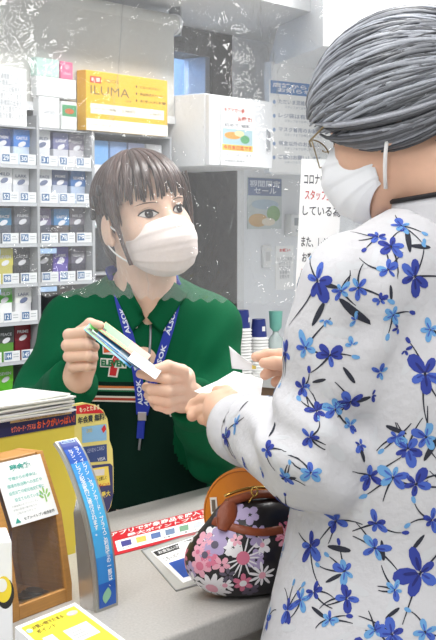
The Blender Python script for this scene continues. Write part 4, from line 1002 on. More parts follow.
def eye_set(par, bvh, M, gaze=(0, 0), iris=(52, 36, 30), open_=1.0, lash=(36, 26, 26)):
    for s in (-1, 1):
        c = Vector((.0325 * s, .13, -.001)); hw, hh = .0162, .0084 * open_
        def on_face(x, z, lift):                         # x outward
            o = M @ Vector((c.x + x * s, .16, c.z + z)); dr = (M.to_3x3() @ Vector((0, -1, 0))).normalized()
            l, n, i, t = bvh.ray_cast(o, dr); return (l - dr * lift) if l is not None else M @ Vector((c.x + x * s, .085, c.z + z))
        up = lambda u: hh * (1 - abs(u) ** 2.2) + .0012 * u; lo_ = lambda u: -hh * .72 * (1 - abs(u) ** 2) + .0012 * u
        us = [-1 + 2 * k / 12 for k in range(13)]
        b = MB(); vs = [on_face(u * hw, up(u), .0008) for u in us] + [on_face(u * hw, (up(u) + lo_(u)) / 2, .0016 * (1 - u * u) + .0008) for u in us] + [on_face(u * hw, lo_(u), .0008) for u in us]
        b.add(vs, [(k + r * 13, k + 1 + r * 13, k + 14 + r * 13, k + 13 + r * 13) for r in (0, 1) for k in range(12)])
        e = b.build('eye', mat('eye_white', C(226, 220, 216), .25), par, smooth=True)
        def disc(r, lift, m, nm, dx=0, dz=0):
            b = MB(); gx, gz = gaze[0] * s + dx * s, gaze[1] + dz; pts = []
            for k in range(16):
                x, z = gx + r * math.cos(k * math.pi / 8), gz + r * 1.05 * math.sin(k * math.pi / 8); u = max(-1, min(1, x / hw))
                pts.append(on_face(x, max(lo_(u) + .0002, min(up(u), z)), lift))
            b.add(pts, [tuple(range(16))]); return b.build(nm, m, e)
        disc(.0076, .0030, mat('iris_%d' % iris[0], C(*iris), .2, var=.3, scale=900), 'iris'); disc(.0038, .0033, mat('pupil', C(14, 10, 10), .1), 'pupil'); disc(.0013, .0036, mat('eye_glint', C(240, 240, 240), .2), 'glint', .002, .0028)
        b = MB(); b.tube([on_face(u * hw * 1.06, up(u) + .0003, .0016) for u in us], [.0006 + .0009 * (1 - (u * .7) ** 2) for u in us], 6); b.build('eyelash', mat('lash_%d' % lash[0], C(*lash), .6), par, smooth=True)
        b = MB(); b.tube([on_face(u * hw * .98, up(u) * 1.0 + .0042 - .0008 * abs(u), .0002) for u in us], .0004, 5); b.build('eyelid_fold', mat('lid_fold', C(176, 120, 100), .6), par, smooth=True)
        b = MB(); b.tube([on_face(u * hw * .95, lo_(u), .0010) for u in us], .0004, 5); b.build('lower_lash', mat('lash_low', C(110, 76, 66), .6), par, smooth=True)
        b = MB(); b.tube([on_face(u * .019 + .001, .0215 - .003 * u * u + .001 * u, .0006) for u in us], [.0005 + .0017 * (1 - abs(u)) ** .6 for u in us], 6, flat=.5); b.build('eyebrow', mat('brow_brown', C(96, 68, 56), .7), par, smooth=True)
def lock(mb, pts, nrm, w, th, tone):
    """a tapering strand of hair: rounded ribbon along pts with outward normals"""
    n = len(pts); mb.col = tone; vs, fs = [], []
    for i in range(n):
        t = (pts[min(i + 1, n - 1)] - pts[max(i - 1, 0)]).normalized(); nn = nrm[i]; sd = t.cross(nn).normalized()
        f = i / (n - 1); ww = w * (min(1, f * 6 + .35)) * (1 - max(0, f - .6) / .4 * .75)
        for a, bh in ((-1, -.5), (-.6, .35), (0, .6), (.6, .35), (1, -.5)): vs.append(pts[i] + sd * (a * ww / 2) + nn * (bh * th))
    for i in range(n - 1):
        for k in range(4): fs.append((i * 5 + k, i * 5 + k + 1, (i + 1) * 5 + k + 1, (i + 1) * 5 + k))
        fs.append((i * 5 + 4, i * 5, (i + 1) * 5, (i + 1) * 5 + 4))
    mb.add(vs, fs); mb.col = None
def mask_grid(top_y=.104, top_z=-.014, bulge=.0, sx=.062, sy=.028, zt=-.030, zb=-.086):
    prof = [(.100, -.010), (.117, -.030), (.125, -.050), (.122, -.072), (.112, -.094), (.094, -.112), (.070, -.120)]
    side = [(sx, sy, zt), (sx + .002, sy, zt - .014), (sx + .002, sy - .002, zt - .026), (sx + .001, sy - .002, zt - .036), (sx, sy - .002, zt - .046), (sx - .003, sy, zb + .004), (sx - .006, sy, zb)]
    def fn(u, v):
        f = v * 6; i = min(5, int(f)); g = f - i
        py, pz = [prof[i][k] * (1 - g) + prof[i + 1][k] * g for k in (0, 1)]; s_ = [side[i][k] * (1 - g) + side[i + 1][k] * g for k in (0, 1, 2)]
        t = (u - .5) * math.pi; st, ct = math.sin(t), max(0, math.cos(t))
        x = s_[0] * (abs(st) ** .95) * (1 if st > 0 else -1); e = ct ** .8
        y = s_[1] + (py - s_[1]) * e; z = s_[2] + (pz - s_[2]) * ct ** 1.1
        pl = ((v * 4.0 + .15) % 1.0); pl = .0022 * (pl if pl < .82 else (1 - pl) / .18 * .82) * (1 if .12 < v < .85 else .3)
        y += pl * (.3 + .7 * e); x += pl * .5 * st
        x *= 1 - .10 * max(0, 1 - v * 6) * ct
        y += .004 * max(0, 1 - v * 5) * math.exp(-(st / .25) ** 2) - .006 * max(0, 1 - v * 5) * math.exp(-((abs(st) - .5) / .2) ** 2)
        return Vector((x, y, z))
    return fn
def ribbon(bvh, pxs, wpx, lift, name, m, par, both=None):
    """flat band laid over a surface along a drawn path"""
    pts, nr = [], []
    for x, y in pxs:
        l, n = hit(bvh, x, y)
        if l is None: continue
        pts.append(l); nr.append(n)
    return pts, nr
def smooth_list(vs, it=2):
    for _ in range(it): vs = [vs[0]] + [(vs[i - 1] + vs[i] * 2 + vs[i + 1]) / 4 for i in range(1, len(vs) - 1)] + [vs[-1]]
    return vs
def densify(p, n):
    out = []
    for i in range(len(p) - 1):
        for k in range(n): out.append(tuple(p[i][j] + (p[i + 1][j] - p[i][j]) * k / n for j in range(len(p[i]))))
    return out + [p[-1]]
# ================================================================== the clerk
SKIN = mat('skin_light', C(238, 200, 176), .5, var=.05, scale=60, sss=.12, spec=.3)
M_GREEN = mat('uniform_green', C(0, 88, 54), .8, var=.10, scale=260, bump=.12, bscale=700, spec=.15)
yaw, pit, rol = math.radians(31), math.radians(7), math.radians(9)
hc = P(144, 217, 2.43)
fw = Vector((math.sin(yaw) * math.cos(pit), -math.cos(yaw) * math.cos(pit), math.sin(pit)))
xr = Vector((-math.cos(yaw), -math.sin(yaw), 0)); zu = xr.cross(fw)
xr2 = xr * math.cos(rol) - zu * math.sin(rol); MH = frame(hc, xr2, fw); 
clerk = thing('person', 'shop clerk in green uniform jacket and white mask holding cards', 'person', (hc.x, hc.y + .04, 0))
nb = P(141, 296, 2.48)
hl = lambda p: MH @ Vector(p)
neckb = chain
def clerk_trunk(Q):
    d = chain(Q, [hl((0, -.03, -.11)), nb + Vector((0, .01, .0)), nb + Vector((0, .0, -.12)), nb + Vector((0, 0, -.4))], [.050, .056, .09, .10], .04)
    return d
tv = blob(clerk_trunk, nb + Vector((-.13, -.13, -.5)), nb + Vector((.13, .13, .16)), .006, 2)
def J(*a): return [P(*p) for p in a]
RH = hand_blob([(J((77, 337, 2.178), (69, 335, 2.130), (86, 332, 2.112), (95, 336, 2.128)), [.0105, .0102, .0090, .0078]),
                (J((75, 346, 2.180), (67.5, 345.5, 2.126), (88, 344, 2.106), (95, 347, 2.130)), [.0108, .0103, .0092, .0080]),
                (J((76, 356, 2.180), (69, 356.5, 2.127), (88, 355.5, 2.109), (94, 358, 2.130)), [.0104, .0098, .0088, .0076]),
                (J((79, 365, 2.180), (73, 367, 2.132), (87, 366.5, 2.117), (92, 367, 2.132)), [.0095, .0088, .0078, .0068]),
                (J((82, 352, 2.165), (80, 333, 2.142), (90, 324, 2.122), (100, 325.5, 2.112)), [.013, .0112, .0098, .0074])],
               [(J((84, 341, 2.183), (84, 366, 2.185)), [.019, .019]), (J((83, 355, 2.185), (76, 380, 2.18), (60, 396, 2.24)), [.024, .025, .028])])
LH = hand_blob([(J((184, 388, 2.165), (182, 371, 2.142), (168, 366, 2.120), (154, 369.5, 2.110)), [.0135, .0112, .0098, .0076]),
                (J((186, 378, 2.160), (167, 378.5, 2.120), (151, 376, 2.113), (140, 374, 2.118)), [.0105, .0098, .0086, .0072]),
                (J((186, 388, 2.165), (167, 390.5, 2.120), (151, 389, 2.113), (146, 387, 2.132)), [.0108, .0100, .0090, .0078]),
                (J((184, 397, 2.168), (167, 401, 2.127), (152, 398, 2.120), (148, 395, 2.137)), [.0104, .0096, .0086, .0075]),
                (J((181, 404, 2.172), (168, 409, 2.138), (157, 406, 2.132), (153, 403, 2.144)), [.0095, .0086, .0076, .0066])],
               [(J((184, 377, 2.178), (181, 402, 2.182)), [.019, .019]), (J((182, 390, 2.18), (190, 398, 2.205), (200, 408, 2.26)), [.024, .025, .028])])
body = blob_obj('body', [head_blob(MH), tv, RH, LH], SKIN, clerk)
hv = head_blob(MH, .004); hbv = BVHTree.FromPolygons([Vector(v) for v in hv[0]], [tuple(f) for f in hv[1].tolist()])
eye_set(body, hbv, MH, gaze=(0, .0012), iris=(48, 32, 28))
# fingernails
def nail(par, tip, prev, up, w=.0085, L=.010, m=None):
    d = (Vector(tip) - Vector(prev)).normalized(); up = Vector(up); up = (up - d * up.dot(d)).normalized(); sd = d.cross(up)
    b = MB(); b.grid(lambda u, v: Vector(tip) + d * (-L * .7 + L * v) + sd * (u - .5) * w * (1 - .35 * v * v) + up * (.0078 - .006 * (u - .5) ** 2 * 4 * .4 - .002 * v * v), 6, 5); b.build('nail', mat('nail_pink', C(240, 204, 190), .25), par, smooth=True)
nail(body, P(154, 369.5, 2.110), P(168, 366, 2.120), (0, -.5, .85)); nail(body, P(100, 325.5, 2.112), P(90, 324, 2.122), (0, -.6, .8))

# mask
b = MB(); mf = mask_grid(); b.grid(lambda u, v: MH @ mf(u, v), 40, 42, thick=.0012)
mk = b.build('mask', mat('mask_cloth', C(246, 232, 226), .8, var=.02, bump=.08, bscale=1500), clerk, smooth=True)
for s in (-1, 1):
    for (a0, a1) in (((.060 * s, .03, -.032), (.079 * s, -.012, .010)), ((.058 * s, .028, -.084), (.079 * s, -.014, -.040))):
        b = MB(); A0, A1 = Vector(a0), Vector(a1); b.tube([MH @ (A0.lerp(A1, k / 6) + Vector((s * .006 * math.sin(k / 6 * math.pi), 0, 0))) for k in range(7)], .0016, 6); b.build('ear_loop', mat('loop_white', C(240, 238, 236), .7), mk, smooth=True)
# hair: cap, fringe and side locks
def hair_sdf(Q):
    d = sd_ell(Q, (0, -.012, .040), (.083, .103, .087))
    d = smin(d, sd_ell(Q, (0, -.062, -.03), (.062, .052, .075)), .03)
    d = smin(d, sd_ell(Q, (0, -.098, -.05), (.028, .028, .055)), .02)
    face = np.maximum(-(Q[:, 1] - (.034 + .10 * np.clip(Q[:, 2] - .03, 0, 1))), Q[:, 2] - .085)
    d = smax(d, -face, .010)
    for s in (-1, 1): d = smax(d, -sd_ell(Q, (.085 * s, .006, -.035), (.032, .042, .048)), .010)
    d = smax(d, -(Q[:, 2] + .13), .02)
    return d + .0016 * np.sin(np.arctan2(Q[:, 0], Q[:, 1] + .02) * 46 + 9 * vnoise(Q, 30)) * np.clip((.13 - Q[:, 2]) / .05, 0, 1)
hvv = blob(hair_sdf, (-.11, -.14, -.15), (.11, .13, .165), .0035, 1)
M_HAIR = mat('hair_brown', C(74, 52, 46), .32, var=.45, scale=45, stretch=(6, 6, .6), spec=.55, attr='tone')
A = np.array(MH); hair = blob_obj('hair', [(hvv[0], hvv[1])], mat('hair_brown_cap', C(64, 46, 42), .35, var=.5, scale=60, stretch=(5, 5, .8), spec=.55), clerk, M=MH)
hb = MB(); RH_ = random.Random(11)
def shell(phi, el, r=1.0):
    c = Vector((0, -.012, .040)); q = Vector((.084 * math.sin(phi) * math.cos(el), .105 * math.cos(phi) * math.cos(el), .087 * math.sin(el))); return c + q * r, q
for i in range(74):
    phi = -1.25 + 2.5 * i / 73 + RH_.uniform(-.03, .03); side = abs(phi) > .98
    el1 = math.radians(RH_.uniform(-12, -4)) if not side else math.radians(RH_.uniform(-46, -30))
    el0 = math.radians(RH_.uniform(66, 84)); pts, nn = [], []
    if -.75 < phi < -.1 and i % 3 == 0: el1 += .12
    for k in range(9):
        f = k / 8; el = el0 + (el1 - el0) * f; p, q = shell(phi * (1 + .10 * f) + .05 * math.sin(f * 4 + i), el, 1.02 + .012 * (i % 3) + .03 * f * (1 - f))
        if side and el < 0: p = Vector((p.x * 1.0 + .0 , p.y * .96, p.z * 1.18))
        pts.append(MH @ p); nn.append((MH.to_3x3() @ q).normalized())
    tn = RH_.uniform(.6, 1.35); lock(hb, pts, nn, RH_.uniform(.007, .012), .0028, (tn, tn * .98, tn * .96))
for sgn_ in (1, -1):                                     # long wisps in front of the ears
    for j in range(6):
        pts, nn = [], []
        for k in range(9):
            f = k / 8; z = .07 - (.155 if sgn_ > 0 else .125) * f; x = sgn_ * (.078 + .006 * math.sin(f * 3) - .010 * f * f); y = .030 + .012 * f + .004 * j * (1 - f) - .006 * math.sin(f * 5 + j)
            pts.append(MH @ Vector((x, y, z))); nn.append((MH.to_3x3() @ Vector((sgn_, .25, 0))).normalized())
        tn = RH_.uniform(.7, 1.4); lock(hb, pts, nn, .006, .0024, (tn, tn * .97, tn * .94))
for i in range(60):                                      # crown strands flowing back to the tie
    phi = 1.3 + 3.7 * i / 59; pts, nn = [], []
    for k in range(8):
        f = k / 7; el = math.radians(82 - 95 * f); p, q = shell(phi + .25 * math.sin(phi) * f, el, 1.0 + .012 * (i % 2)); pts.append(MH @ p); nn.append((MH.to_3x3() @ q).normalized())
    tn = RH_.uniform(.6, 1.25); lock(hb, pts, nn, .012, .003, (tn, tn, tn))
hb.build('hair_strands', M_HAIR, hair, smooth=True, attr='tone')
# dark round reflections on the hair, modelled as discs on its side
for k, (x, y, z) in enumerate(((.0865, -.018, .045), (.088, -.034, .022), (.084, .004, .062))):
    b = MB(); nn = Vector((.95, -.15, .2)).normalized(); b.lathe(MH @ frame((x, y, z), nn.cross(ZV), ZV, None), [(.010, -.003), (.011, .0), (.009, .003), (.004, .0042)], 16); b.build('hair_reflection', mat('reflection_dark', C(58, 50, 52), .25), hair, smooth=True)

# ---- jacket
SR, SL = P(76, 326, 2.47), P(208, 328, 2.50)
ER, EL = P(31, 424, 2.36), P(213, 446, 2.37)
WR, WL = P(73.5, 383, 2.172), P(193, 401, 2.20)
ax = (SL - SR).normalized(); ay = Vector((ax.y, -ax.x, 0)).normalized()     # ay points out of the chest
if ay.y > 0: ay = -ay
Rt = np.array([list(ax), list(-ay), [0, 0, 1]]).T
tc = nb + Vector((0, .005, -.19))
cuffR = (WR - ER).normalized(); cuffL = (WL - EL).normalized()
def jacket_sdf(Q):
    q = (Q - nv(tc)) @ Rt
    d = sd_ell(q, (0, 0, .02), (.165, .108, .20)); d = smin(d, sd_ell(q, (0, .005, -.22), (.160, .115, .26)), .08)
    d = smin(d, sd_cone(Q, SR, SL, .052, .052), .06)
    tr = smin(sd_cone(Q, nb + Vector((0, .02, .012)), SR, .056, .05), sd_cone(Q, nb + Vector((0, .02, .012)), SL, .056, .05), .03); d = smin(d, tr, .04)
    wz = q[:, 2]
    aR = chain(Q, [SR, ER, WR], [.064, .055, .043], .03); aL = chain(Q, [SL, EL, WL], [.064, .056, .043], .03)
    for a_, (s0, e0, w0) in ((aR, (SR, ER, WR)), (aL, (SL, EL, WL))):
        pass
    fold = .010 * np.sin((Q[:, 2] * 70 + 22 * Q[:, 0]) + 5 * vnoise(Q, 9)) * np.exp(-np.minimum(np.linalg.norm(Q - nv(ER), axis=1), np.linalg.norm(Q - nv(EL), axis=1)) ** 2 / .018)
    fold = fold + .009 * np.sin(Q[:, 0] * 60 - Q[:, 2] * 45 + 6 * vnoise(Q, 7)) * np.exp(-np.minimum(np.linalg.norm(Q - nv(SR) - np.array([.03, -.05, -.06]), axis=1), np.linalg.norm(Q - nv(SL) - np.array([-.03, -.05, -.06]), axis=1)) ** 2 / .012)
    arms = np.minimum(aR, aL) + fold
    arms = smax(arms, np.maximum(0, 1) * np.maximum((Q - nv(WR)) @ nv(cuffR) - .0, -1) * 1.0 if False else arms, .001)
    cutR = np.where(np.linalg.norm(Q - nv(WR), axis=1) < .07, (Q - nv(WR)) @ nv(cuffR) - .004, -1); cutL = np.where(np.linalg.norm(Q - nv(WL), axis=1) < .07, (Q - nv(WL)) @ nv(cuffL) - .004, -1)
    arms = np.maximum(arms, np.maximum(cutR, cutL))
    # hollow cuffs
    arms = np.maximum(arms, -np.minimum(sd_cone(Q, WR - cuffR * .015, WR + cuffR * .03, .036, .038), sd_cone(Q, WL - cuffL * .015, WL + cuffL * .03, .036, .038)))
    d = smin(d, arms, .022)
    d = d + .004 * vnoise(Q, 11) + .0025 * np.sin(q[:, 0] * 38 + q[:, 2] * 12 + 5 * vnoise(Q, 6)) * np.clip(-q[:, 2] / .2, 0, 1)
    # neck opening with a V at the front
    vt = nb + ay * .10 + Vector((.012, 0, -.075))
    d = smax(d, -sd_cone(Q, nb + Vector((0, .0, .10)), nb + Vector((0, .0, -.01)), .060, .054), .010)
    d = smax(d, -sd_cone(Q, nb + ay * .05 + Vector((0, 0, .03)), vt, .034, .006), .008)
    return d
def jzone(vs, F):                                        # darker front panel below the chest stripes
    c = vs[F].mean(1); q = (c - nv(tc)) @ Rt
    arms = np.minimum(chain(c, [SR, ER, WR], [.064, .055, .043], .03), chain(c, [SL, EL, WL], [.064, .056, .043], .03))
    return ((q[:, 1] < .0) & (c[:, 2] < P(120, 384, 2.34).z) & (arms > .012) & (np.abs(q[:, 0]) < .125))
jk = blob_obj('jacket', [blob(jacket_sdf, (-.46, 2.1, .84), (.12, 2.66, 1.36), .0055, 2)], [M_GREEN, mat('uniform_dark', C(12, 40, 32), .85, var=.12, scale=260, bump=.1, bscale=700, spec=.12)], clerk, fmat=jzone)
jbv = bvh_of(jk)
# inner shirt
b = blob(lambda Q: smin(sd_ell((Q - nv(tc)) @ Rt, (0, .004, .06), (.12, .094, .15)), sd_cone(Q, nb + Vector((0, .0, -.06)), nb + Vector((0, .0, -.035)), .066, .058), .03), tc + Vector((-.16, -.14, -.12)), tc + Vector((.16, .14, .24)), .006)
blob_obj('inner_shirt', [b], mat('inner_shirt_beige', C(226, 206, 180), .8, var=.05), clerk)
# collar flaps folded down over the front, and the standing band round the back of the neck
def flap(pxs, name):
    c = pxs
    def fn(u, v):
        x = (c[0][0] * (1 - u) + c[1][0] * u) * (1 - v) + (c[3][0] * (1 - u) + c[2][0] * u) * v; y = (c[0][1] * (1 - u) + c[1][1] * u) * (1 - v) + (c[3][1] * (1 - u) + c[2][1] * u) * v
        l, n, _, _ = jbv.ray_cast(P(x, y, 2.22), ray(x, y).normalized())
        p = l + n * .002 if l is not None and l.y < 2.52 else P(x, y, 2.44 - .06 * u)
        return p - ray(x, y).normalized() * (.004 + .007 * (1 - v) + .003 * math.sin(v * 3.1))
    g = [[fn(i / 14, j / 8) for i in range(15)] for j in range(9)]
    for _ in range(4):
        g = [[(g[j][i] * 2 + g[max(0, j - 1)][i] + g[min(8, j + 1)][i] + g[j][max(0, i - 1)] + g[j][min(14, i + 1)]) / 6 if 0 < i < 14 and 0 < j < 8 else g[j][i] for i in range(15)] for j in range(9)]
    b = MB(); b.grid(lambda u, v: g[round(v * 8)][round(u * 14)], 14, 8, thick=-.003); o = b.build(name, M_GREEN, jk, smooth=True); return o
flap([(122, 271), (145, 319), (132, 331), (110, 284)], 'collar'); flap([(171, 282), (148, 319), (161, 333), (187, 293)], 'collar')
def bandfn(u, v):
    a_ = (-.72 + 1.44 * u) * math.pi; r = .060 + .006 * v; return nb + ax * math.sin(a_) * r * 1.05 - ay * math.cos(a_) * r + ZV * (.012 + .030 * v * (1 - .4 * abs(u - .5) * 2))
b = MB(); b.grid(bandfn, 30, 5, thick=.003); b.build('collar_band', M_GREEN, jk, smooth=True)
# cuffs with white buttons
for (w_, c_, e_) in ((WR, cuffR, ER), (WL, cuffL, EL)):
    b = MB(); b.tube([w_ - c_ * .036, w_ - c_ * .033, w_ - c_ * .0, w_ + c_ * .005, w_ + c_ * .005, w_ - c_ * .02], [.043, .0455, .0445, .0435, .0385, .037], 32, caps=False); b.build('cuff', M_GREEN, jk, smooth=True)
def button(x, y, bvh, par):
    l, n = hit(bvh, x, y)
    if l is None: return
    tx, ty = tangent(n); b = MB(); b.lathe(frame(l + n * .0005, tx, ty, n), [(.0048, 0), (.0054, .001), (.0050, .0024), (.0032, .0020)], 16); b.build('button', mat('button_white', C(236, 234, 226), .35), par, smooth=True)
cbv = bvh_of(jk)
def near_btn(p, n, par):
    n = n.normalized(); tx, ty = tangent(n); b = MB(); b.lathe(frame(p, tx, ty, n), [(.0048, -.001), (.0054, .001), (.0050, .0026), (.0032, .0020)], 16); b.build('button', mat('button_white', C(236, 234, 226), .35), par, smooth=True)
toCam = lambda p: (Vector((0, 0, CAMZ)) - p).normalized()
def cuff_btn(w_, c_, x, y, off=-.016):
    base = w_ + c_ * off; d = P(x, y, base.y) - base; d = d - c_ * d.dot(c_); v = toCam(base); v = (v - c_ * v.dot(c_)); v.normalize(); k_ = d.dot(d.normalized()) / .045 if d.length > 0 else 0
    dd = d.normalized() * min(1, k_) + v * math.sqrt(max(.05, 1 - min(1, k_) ** 2)); dd.normalize(); near_btn(base + dd * .0445, dd, jk)
cuff_btn(WR, cuffR, 62, 380); cuff_btn(WR, cuffR, 81, 384); cuff_btn(WL, cuffL, 164, 408)
# chest stripes, emblem, zip: laid on the cloth
def px_strip(y, h, x0, x1, m, name, lift=.0012, slope=0.0):
    b = MB(); row = []
    for k in range(31):
        x = x0 + (x1 - x0) * k / 30; pr2 = []
        for yy in (y, y + h):
            o_ = P(x, yy + slope * (x - x0), 2.22); d_ = ray(x, yy + slope * (x - x0)).normalized(); l, n, _, _ = tbv.ray_cast(o_, d_)
            pr2.append((l + n * lift) if l is not None else None)
        row.append(pr2)
    for k in range(30):
        if None in row[k] or None in row[k + 1]: continue
        b.quad(row[k][1], row[k + 1][1], row[k + 1][0], row[k][0])
    if b.v: b.build(name, m, jk)
tbv = jbv
for (y, h, col) in ((385.5, 2.2, (206, 120, 66)), (387.7, 1.8, (224, 220, 206)), (389.5, 1.6, (30, 110, 70)), (395.5, 1.8, (224, 220, 206)), (397.3, 2.6, (176, 62, 44)), (399.9, 1.5, (224, 220, 206))):
    px_strip(y, h, 92, 170, paint(*col, rough=.8), 'chest_stripe', slope=.02)
def px_poly(pts, m, name, lift=.0012, yc=2.22, sub=1):
    b = MB(); vs = []
    for x, y in pts:
        l, n, _, _ = jbv.ray_cast(P(x, y, yc), ray(x, y).normalized())
        if l is None: return
        vs.append(l + n * lift)
    b.add(vs, [tuple(range(len(vs)))]); b.build(name, m, jk)
px_poly([(102.5, 343), (126.5, 345), (121.5, 358), (117.5, 377.5), (108, 376.5), (110, 362), (114, 355), (103, 354)], paint(236, 232, 222, rough=.7), 'emblem_outline', .0014)
px_poly([(104, 344.5), (125, 346.5), (123.8, 350), (104, 353)], paint(226, 92, 44, rough=.7), 'emblem_orange', .0022)
px_poly([(116.5, 352), (123.5, 351), (119.5, 359), (116, 376), (109.5, 375.3), (111.5, 362)], paint(196, 36, 40, rough=.7), 'emblem_red', .0022)
px_poly([(101, 358), (127, 359.5), (126.5, 368.5), (100.5, 367)], paint(236, 232, 222, rough=.7), 'emblem_band', .003)
b = MB(); co, fs, d = text_data('ELEVEN', .05); vs = []
for c in co:
    x, y = 113.7 + c[0] / d[0] * 24, 363.3 - c[1] / d[1] * 6.5 + c[0] / d[0] * 1.3
    l, n, _, _ = jbv.ray_cast(P(x, y, 2.22), ray(x, y).normalized()); vs.append((l + n * .004) if l is not None else P(x, y, 2.33))
b.add(vs, fs); b.build('emblem_lettering', paint(20, 110, 66, rough=.7), jk)
def drape(pxs, y0=2.20, lift=.002):
    out = []
    for x, y in pxs:
        l, n, _, _ = jbv.ray_cast(P(x, y, y0), ray(x, y).normalized())
        if l is not None: out.append((l + n * lift, n))
    return out
zl = drape(densify([(151, 326), (150, 345), (148, 370), (145, 395), (142, 420), (139, 450)], 5))
if len(zl) > 2: b = MB(); b.tube(smooth_list([p for p, n in zl], 3), .0026, 6, flat=.5); b.build('zip', mat('zip_grey', C(150, 152, 156), .4, metal=.6), jk, smooth=True)

# ---- lanyard (a thing worn over the jacket) 
def strap(path_l, w, name, m, par, n_=6):
    pts = densify(path_l, n_); L = drape(pts, lift=.0035); ps = smooth_list([p for p, n in L], 6); ns = smooth_list([n for p, n in L], 8)
    b = MB(); edge = []
    for i in range(len(ps)):
        t = (ps[min(i + 1, len(ps) - 1)] - ps[max(i - 1, 0)]).normalized(); sd = t.cross(ns[i]).normalized(); edge.append((ps[i] - sd * w / 2, ps[i] + sd * w / 2, sd, ns[i].normalized()))
    n = len(edge)
    vs = [e[0] for e in edge] + [e[1] for e in edge] + [e[0] + e[3] * .0012 for e in edge] + [e[1] + e[3] * .0012 for e in edge]
    fs = []
    for i in range(n - 1): fs += [(2 * n + i, 3 * n + i, 3 * n + i + 1, 2 * n + i + 1), (i, i + 1, n + i + 1, n + i), (i, 2 * n + i, 2 * n + i + 1, i + 1), (n + i, n + i + 1, 3 * n + i + 1, 3 * n + i)]
    b.add(vs, fs); return b.build(name, m, par, smooth=False), ps, edge
M_BLUE = mat('lanyard_blue', C(28, 52, 168), .6, var=.06, scale=300)
lan = thing('lanyard', 'blue lanyard with white lettering hanging round the clerk\'s neck', 'lanyard', nb + ay * .12)
pl_ = [(116.5, 283), (119.5, 300), (125, 322), (132, 346), (137, 370), (140, 395), (141, 414)]
pr2_ = [(177, 287), (176, 300), (171, 322), (163, 348), (155, 374), (148, 396), (143, 414)]
def strap_text(edge, s_, f0, f1, w, flip=1):
    n = len(edge); co, fs, d = text_data(s_, .03); vs = []
    for c in co:
        f = (f0 + f1) / 2 + c[0] / d[0] * (f1 - f0); i = max(0, min(n - 1.001, f * (n - 1))); i0 = int(i); g = i - i0; e0, e1 = edge[i0], edge[min(n - 1, i0 + 1)]
        p = ((e0[0] + e0[1]) * .5).lerp((e1[0] + e1[1]) * .5, g); vs.append(p + e0[2] * (c[1] / d[1] * w) * flip + e0[3] * .0018)
    b = MB(); b.add(vs, fs); return b
for i, pp in enumerate((pl_, pr2_)):
    so, ps, edge = strap(pp, .0175, 'strap', M_BLUE, lan)
    for k in range(4):
        f0 = .08 + .25 * k; b = strap_text(edge[::-1], 'ALSOK' if k % 2 == 0 or i else '警備', f0, f0 + .19, .009, 1); b.build('lettering', paint(226, 232, 244, rough=.6), so)
# strap behind the neck
nk = [drape([pl_[0]])[0][0], nb + ax * (-.062) + ay * .03 + ZV * .035, nb + ax * (-.064) - ay * .03 + ZV * .05, nb - ay * .066 + ZV * .055, nb + ax * (.064) - ay * .03 + ZV * .05, nb + ax * (.062) + ay * .03 + ZV * .035, drape([pr2_[0]])[0][0]]
b = MB(); b.tube(smooth_list([Vector(p) for p in densify([tuple(p) for p in nk], 5)], 4), .0088, 8, flat=.12, up=ZV.cross(nk[1] - nk[0])); b.build('neck_strap', M_BLUE, lan, smooth=True)
le = drape([(142, 416), (141, 424), (140, 438)])
b = MB(); b.rbox(frame(le[0][0] + le[0][1] * .004, ax, ZV), .016, .016, .005, .001); b.build('clip', M_STEEL, lan)
b = MB(); b.tube([le[0][0] + le[0][1] * .004, le[1][0] + le[1][1] * .004, le[2][0] + le[2][1] * .004], .007, 8, flat=.2, up=(0, -1, 0)); b.build('lower_strap', M_BLUE, lan)
# white cords of the jacket
for pp in ([(123, 282), (127, 295), (131, 312), (136, 326)], [(170, 290), (168, 305), (166, 318), (164, 329)]):
    L = drape(densify(pp, 5), lift=.003); b = MB(); b.tube(smooth_list([p for p, n in L], 4), .0016, 6); co_ = b.build('neck_cord', mat('cord_white', C(226, 226, 222), .6), jk, smooth=True)
    b = MB(); b.rbox(Matrix.Translation(L[-1][0]), .006, .006, .010, .002); b.build('cord_stop', M_WHITE, co_)
# trousers and shoes (behind the counter)
def legs(cx, cy, m, par, zt, fwd, side, w=.085, r0=.085):
    f, s = Vector(fwd), Vector(side)
    def sdf(Q):
        d = None
        for k in (-1, 1):
            e = chain(Q, [Vector((cx, cy, zt)) + s * (w * k), Vector((cx, cy, .46)) + s * (w * k * 1.05), Vector((cx, cy, .1)) + s * (w * k * 1.1)], [r0, .065, .055], .03); d = e if d is None else smin(d, e, .02)
        d = smin(d, sd_ell(Q, (cx, cy, zt + .02), (.15, .12, .1)), .04); return d
    o = blob_obj('trousers', [blob(sdf, (cx - .24, cy - .24, .03), (cx + .24, cy + .24, zt + .14), .014)], m, par)
    for k in (-1, 1):
        c0 = Vector((cx, cy, .045)) + s * (w * k * 1.1)
        blob_obj('shoe', [blob(lambda Q: smax(chain(Q, [c0 - f * .05, c0 + f * .12], [.045, .042], .01), -Q[:, 2] + .002, .004), c0 + Vector((-.2, -.2, -.06)), c0 + Vector((.2, .2, .07)), .01)], mat('shoe_black', C(28, 28, 30), .4), par)
legs(tc.x, tc.y + .02, mat('trousers_black', C(26, 28, 30), .8, var=.1), clerk, .82, ay, ax)

